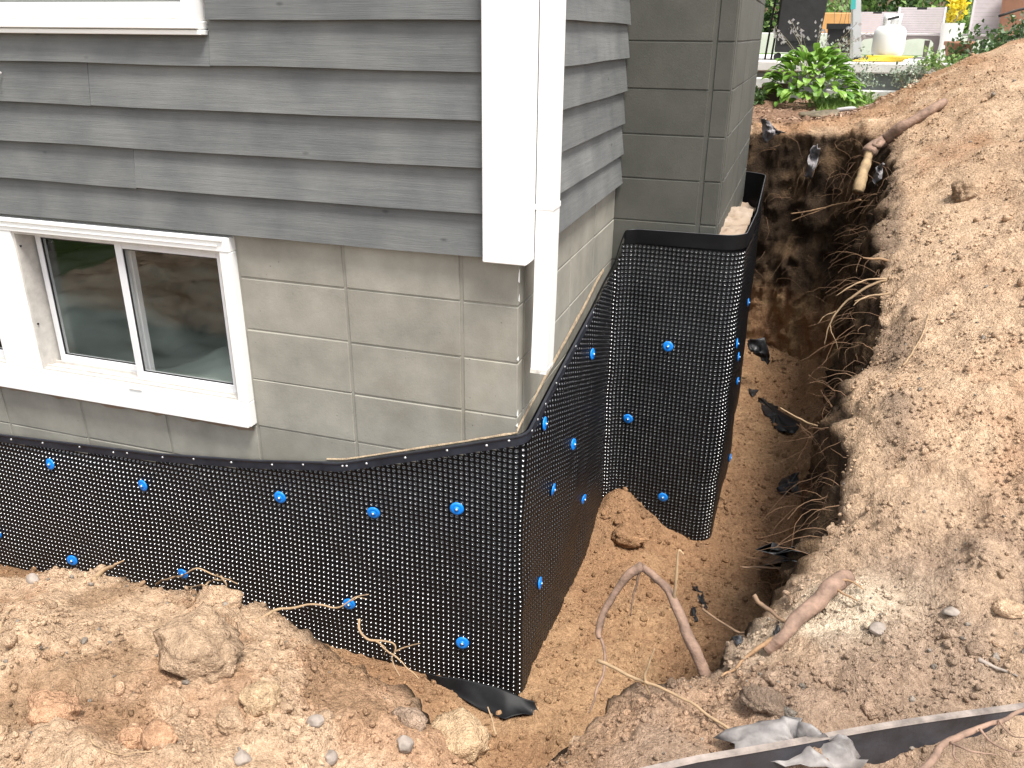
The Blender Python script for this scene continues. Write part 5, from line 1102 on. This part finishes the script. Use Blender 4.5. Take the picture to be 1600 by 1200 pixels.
# loungers
def lounger(x0, x1, y, zt, label):
    t = empty('sun_lounger', ((x0+x1)/2, y, PZ)); tag(t, label, 'sun lounger', 'resin sun loungers on the patio'); w = x1-x0; z0 = .885
    n = 11; hh = (zt-z0)/n
    for i in range(n):
        z_ = z0+i*hh; yy = y+.10*(i/n)
        if i == n-1:
            MB().box(x0+.01, x0+w*.38, yy, yy+.02, z_, z_+hh-.002).build('back_slat', M['resin'], t); MB().box(x0+w*.60, x1-.01, yy, yy+.02, z_, z_+hh-.002).build('back_slat', M['resin'], t)
        else: MB().box(x0+.01, x1-.01, yy, yy+.02, z_, z_+hh-.002).build('back_slat', M['resin'], t)
    MB().add(*bar((x0, y+.005, z0-.01), (x0, y+.105, zt), .025, .03)).build('back_frame', M['resin'], t); MB().add(*bar((x1, y+.005, z0-.01), (x1, y+.105, zt), .025, .03)).build('back_frame', M['resin'], t)
    MB().box(x0+w*.38, x0+w*.60, y+.112, y+.125, zt-hh, zt).build('hand_slot', M['rubber'], t)
    MB().box(x0-.03, x1+.03, y-.12, y+.9, .855, .880, .006).build('seat', M['resin'], t)
    ap = []; nf = 16                                     # arched apron
    for i in range(nf+1):
        a = i/nf; xx = x0-.02+(w+.04)*a; ap += [(xx, y-.11, .853), (xx, y-.11, .77+.05*math.sin(math.pi*a)*(.2 < a < .8)), (xx, y-.09, .853), (xx, y-.09, .77+.05*math.sin(math.pi*a)*(.2 < a < .8))]
    af = []
    for i in range(nf): a = i*4; af += [(a, a+4, a+5, a+1), (a+2, a+3, a+7, a+6), (a+1, a+5, a+7, a+3), (a, a+2, a+6, a+4)]
    link('apron', mesh('apron', ap, af), M['resin_dk'], t)
    for xx in (x0+.03, x1-.05):
        for yy in (y-.085, y+.82): MB().add(*frust(xx, yy, PZ+.002, .80, .022, .03)).build('leg', M['resin_dk'], t)
    return t
lounger(1.31, 1.76, 9.2, 1.115, 'pale grey resin lounger left, behind the gas bottle')
lounger(1.77, 2.27, 9.2, 1.165, 'pale grey resin lounger with slotted headrest right of the gas bottle')
lounger(2.62, 2.98, 9.6, 1.40, 'pale grey resin lounger set farther right behind the rose bush')
# white pot under the yellow flowers, dark pots, stake
wp = MB().add(*lathe([(.085, 0), (.09, .02), (.125, .38), (.13, .385), (.118, .385), (.11, .33)], 20, (2.33, 8.9, PZ+.002))).build('white_pot', M['tank'], None, True); tag(wp, 'tall white pot under the yellow flowers', 'pot')
tp = MB().add(*lathe([(.12, 0), (.13, .03), (.20, .82), (.21, .83), (.19, .83), (.18, .75)], 20, (3.05, 9.4, PZ+.002))).build('tall_pot', M['terra'], None, True); tag(tp, 'tall reddish brown pot right of the third lounger', 'pot')
rp_ = MB().add(*lathe([(.09, 0), (.10, .02), (.13, .16), (.145, .165), (.145, .20), (.13, .20), (.12, .15)], 20, (2.25, 7.6, PZ+.002))).build('clay_pot', M['terra'], None, True); tag(rp_, 'low clay pot left of the rose bush', 'pot')
skp = MB().tube(spline([(3.02, 7.3, .5), (3.03, 7.3, .9), (3.04, 7.3, 1.02), (2.9, 7.3, 1.09), (2.72, 7.3, 1.10), (2.5, 7.3, 1.03)], 24), .012, 8).build('plant_hoop', M['black'], None, True); tag(skp, 'bent black metal plant hoop at the top right', 'plant support')
# yellow hose on the patio edge
hp = [(1.15, 7.1, PZ+.012)]
for k in range(60):
    a = k*.72; hp.append((1.48+(.20+.03*math.sin(k*.37))*math.cos(a)+.002*k, 7.22+.08*math.sin(a), PZ+.012+.0008*k))
hs = MB().tube(spline(hp, 240), .0075, 6).build('garden_hose', M['yellow'], None, True); tag(hs, 'coil of yellow hose on the patio before the gas bottle', 'hose')
# mulch chips and grass tufts in the bed behind the trench
rs = np.random.default_rng(91); n = 2600; x = rs.uniform(-.2, 1.6, n); y = rs.uniform(4.35, 6.6, n); z = H(x, y)+.006+.02*(y < 4.5)
L = rs.uniform(.012, .04, n); a = rs.uniform(0, 6.28, n); w = L*.3; up_ = rs.uniform(-.5, .5, n)*L
dx, dy = np.cos(a), np.sin(a); V = np.stack([np.c_[x-dx*L/2-dy*w/2, y-dy*L/2+dx*w/2, z], np.c_[x+dx*L/2-dy*w/2, y+dy*L/2+dx*w/2, z+up_], np.c_[x+dx*L/2+dy*w/2, y+dy*L/2-dx*w/2, z+up_+.002], np.c_[x-dx*L/2+dy*w/2, y-dy*L/2-dx*w/2, z+.004]], 1)
o = link('mulch_chips', bigmesh('mulch_chips', V.reshape(-1, 3), np.arange(4*n).reshape(-1, 4)), mat_leaf('wood_chip', (.12, .07, .045), (.42, .28, .19), .0, .85)); tag(o, 'reddish wood chip mulch on the bed behind the trench', 'mulch', None, 'stuff')
n = 2600; x = rs.uniform(.95, 2.2, n); y = rs.uniform(5.5, 7.0, n); z = H(x, y); h = rs.uniform(.03, .09, n); a = rs.uniform(0, 6.28, n)
V = np.stack([np.c_[x-.004, y, z], np.c_[x+.004, y, z], np.c_[x+np.cos(a)*h*.5, y+np.sin(a)*h*.5, z+h]], 1)
o = link('grass_tufts', bigmesh('grass_tufts', V.reshape(-1, 3), np.arange(3*n).reshape(-1, 3)), M['grass']); tag(o, 'short grass growing between the mulch bed and the patio wall', 'grass', None, 'stuff')
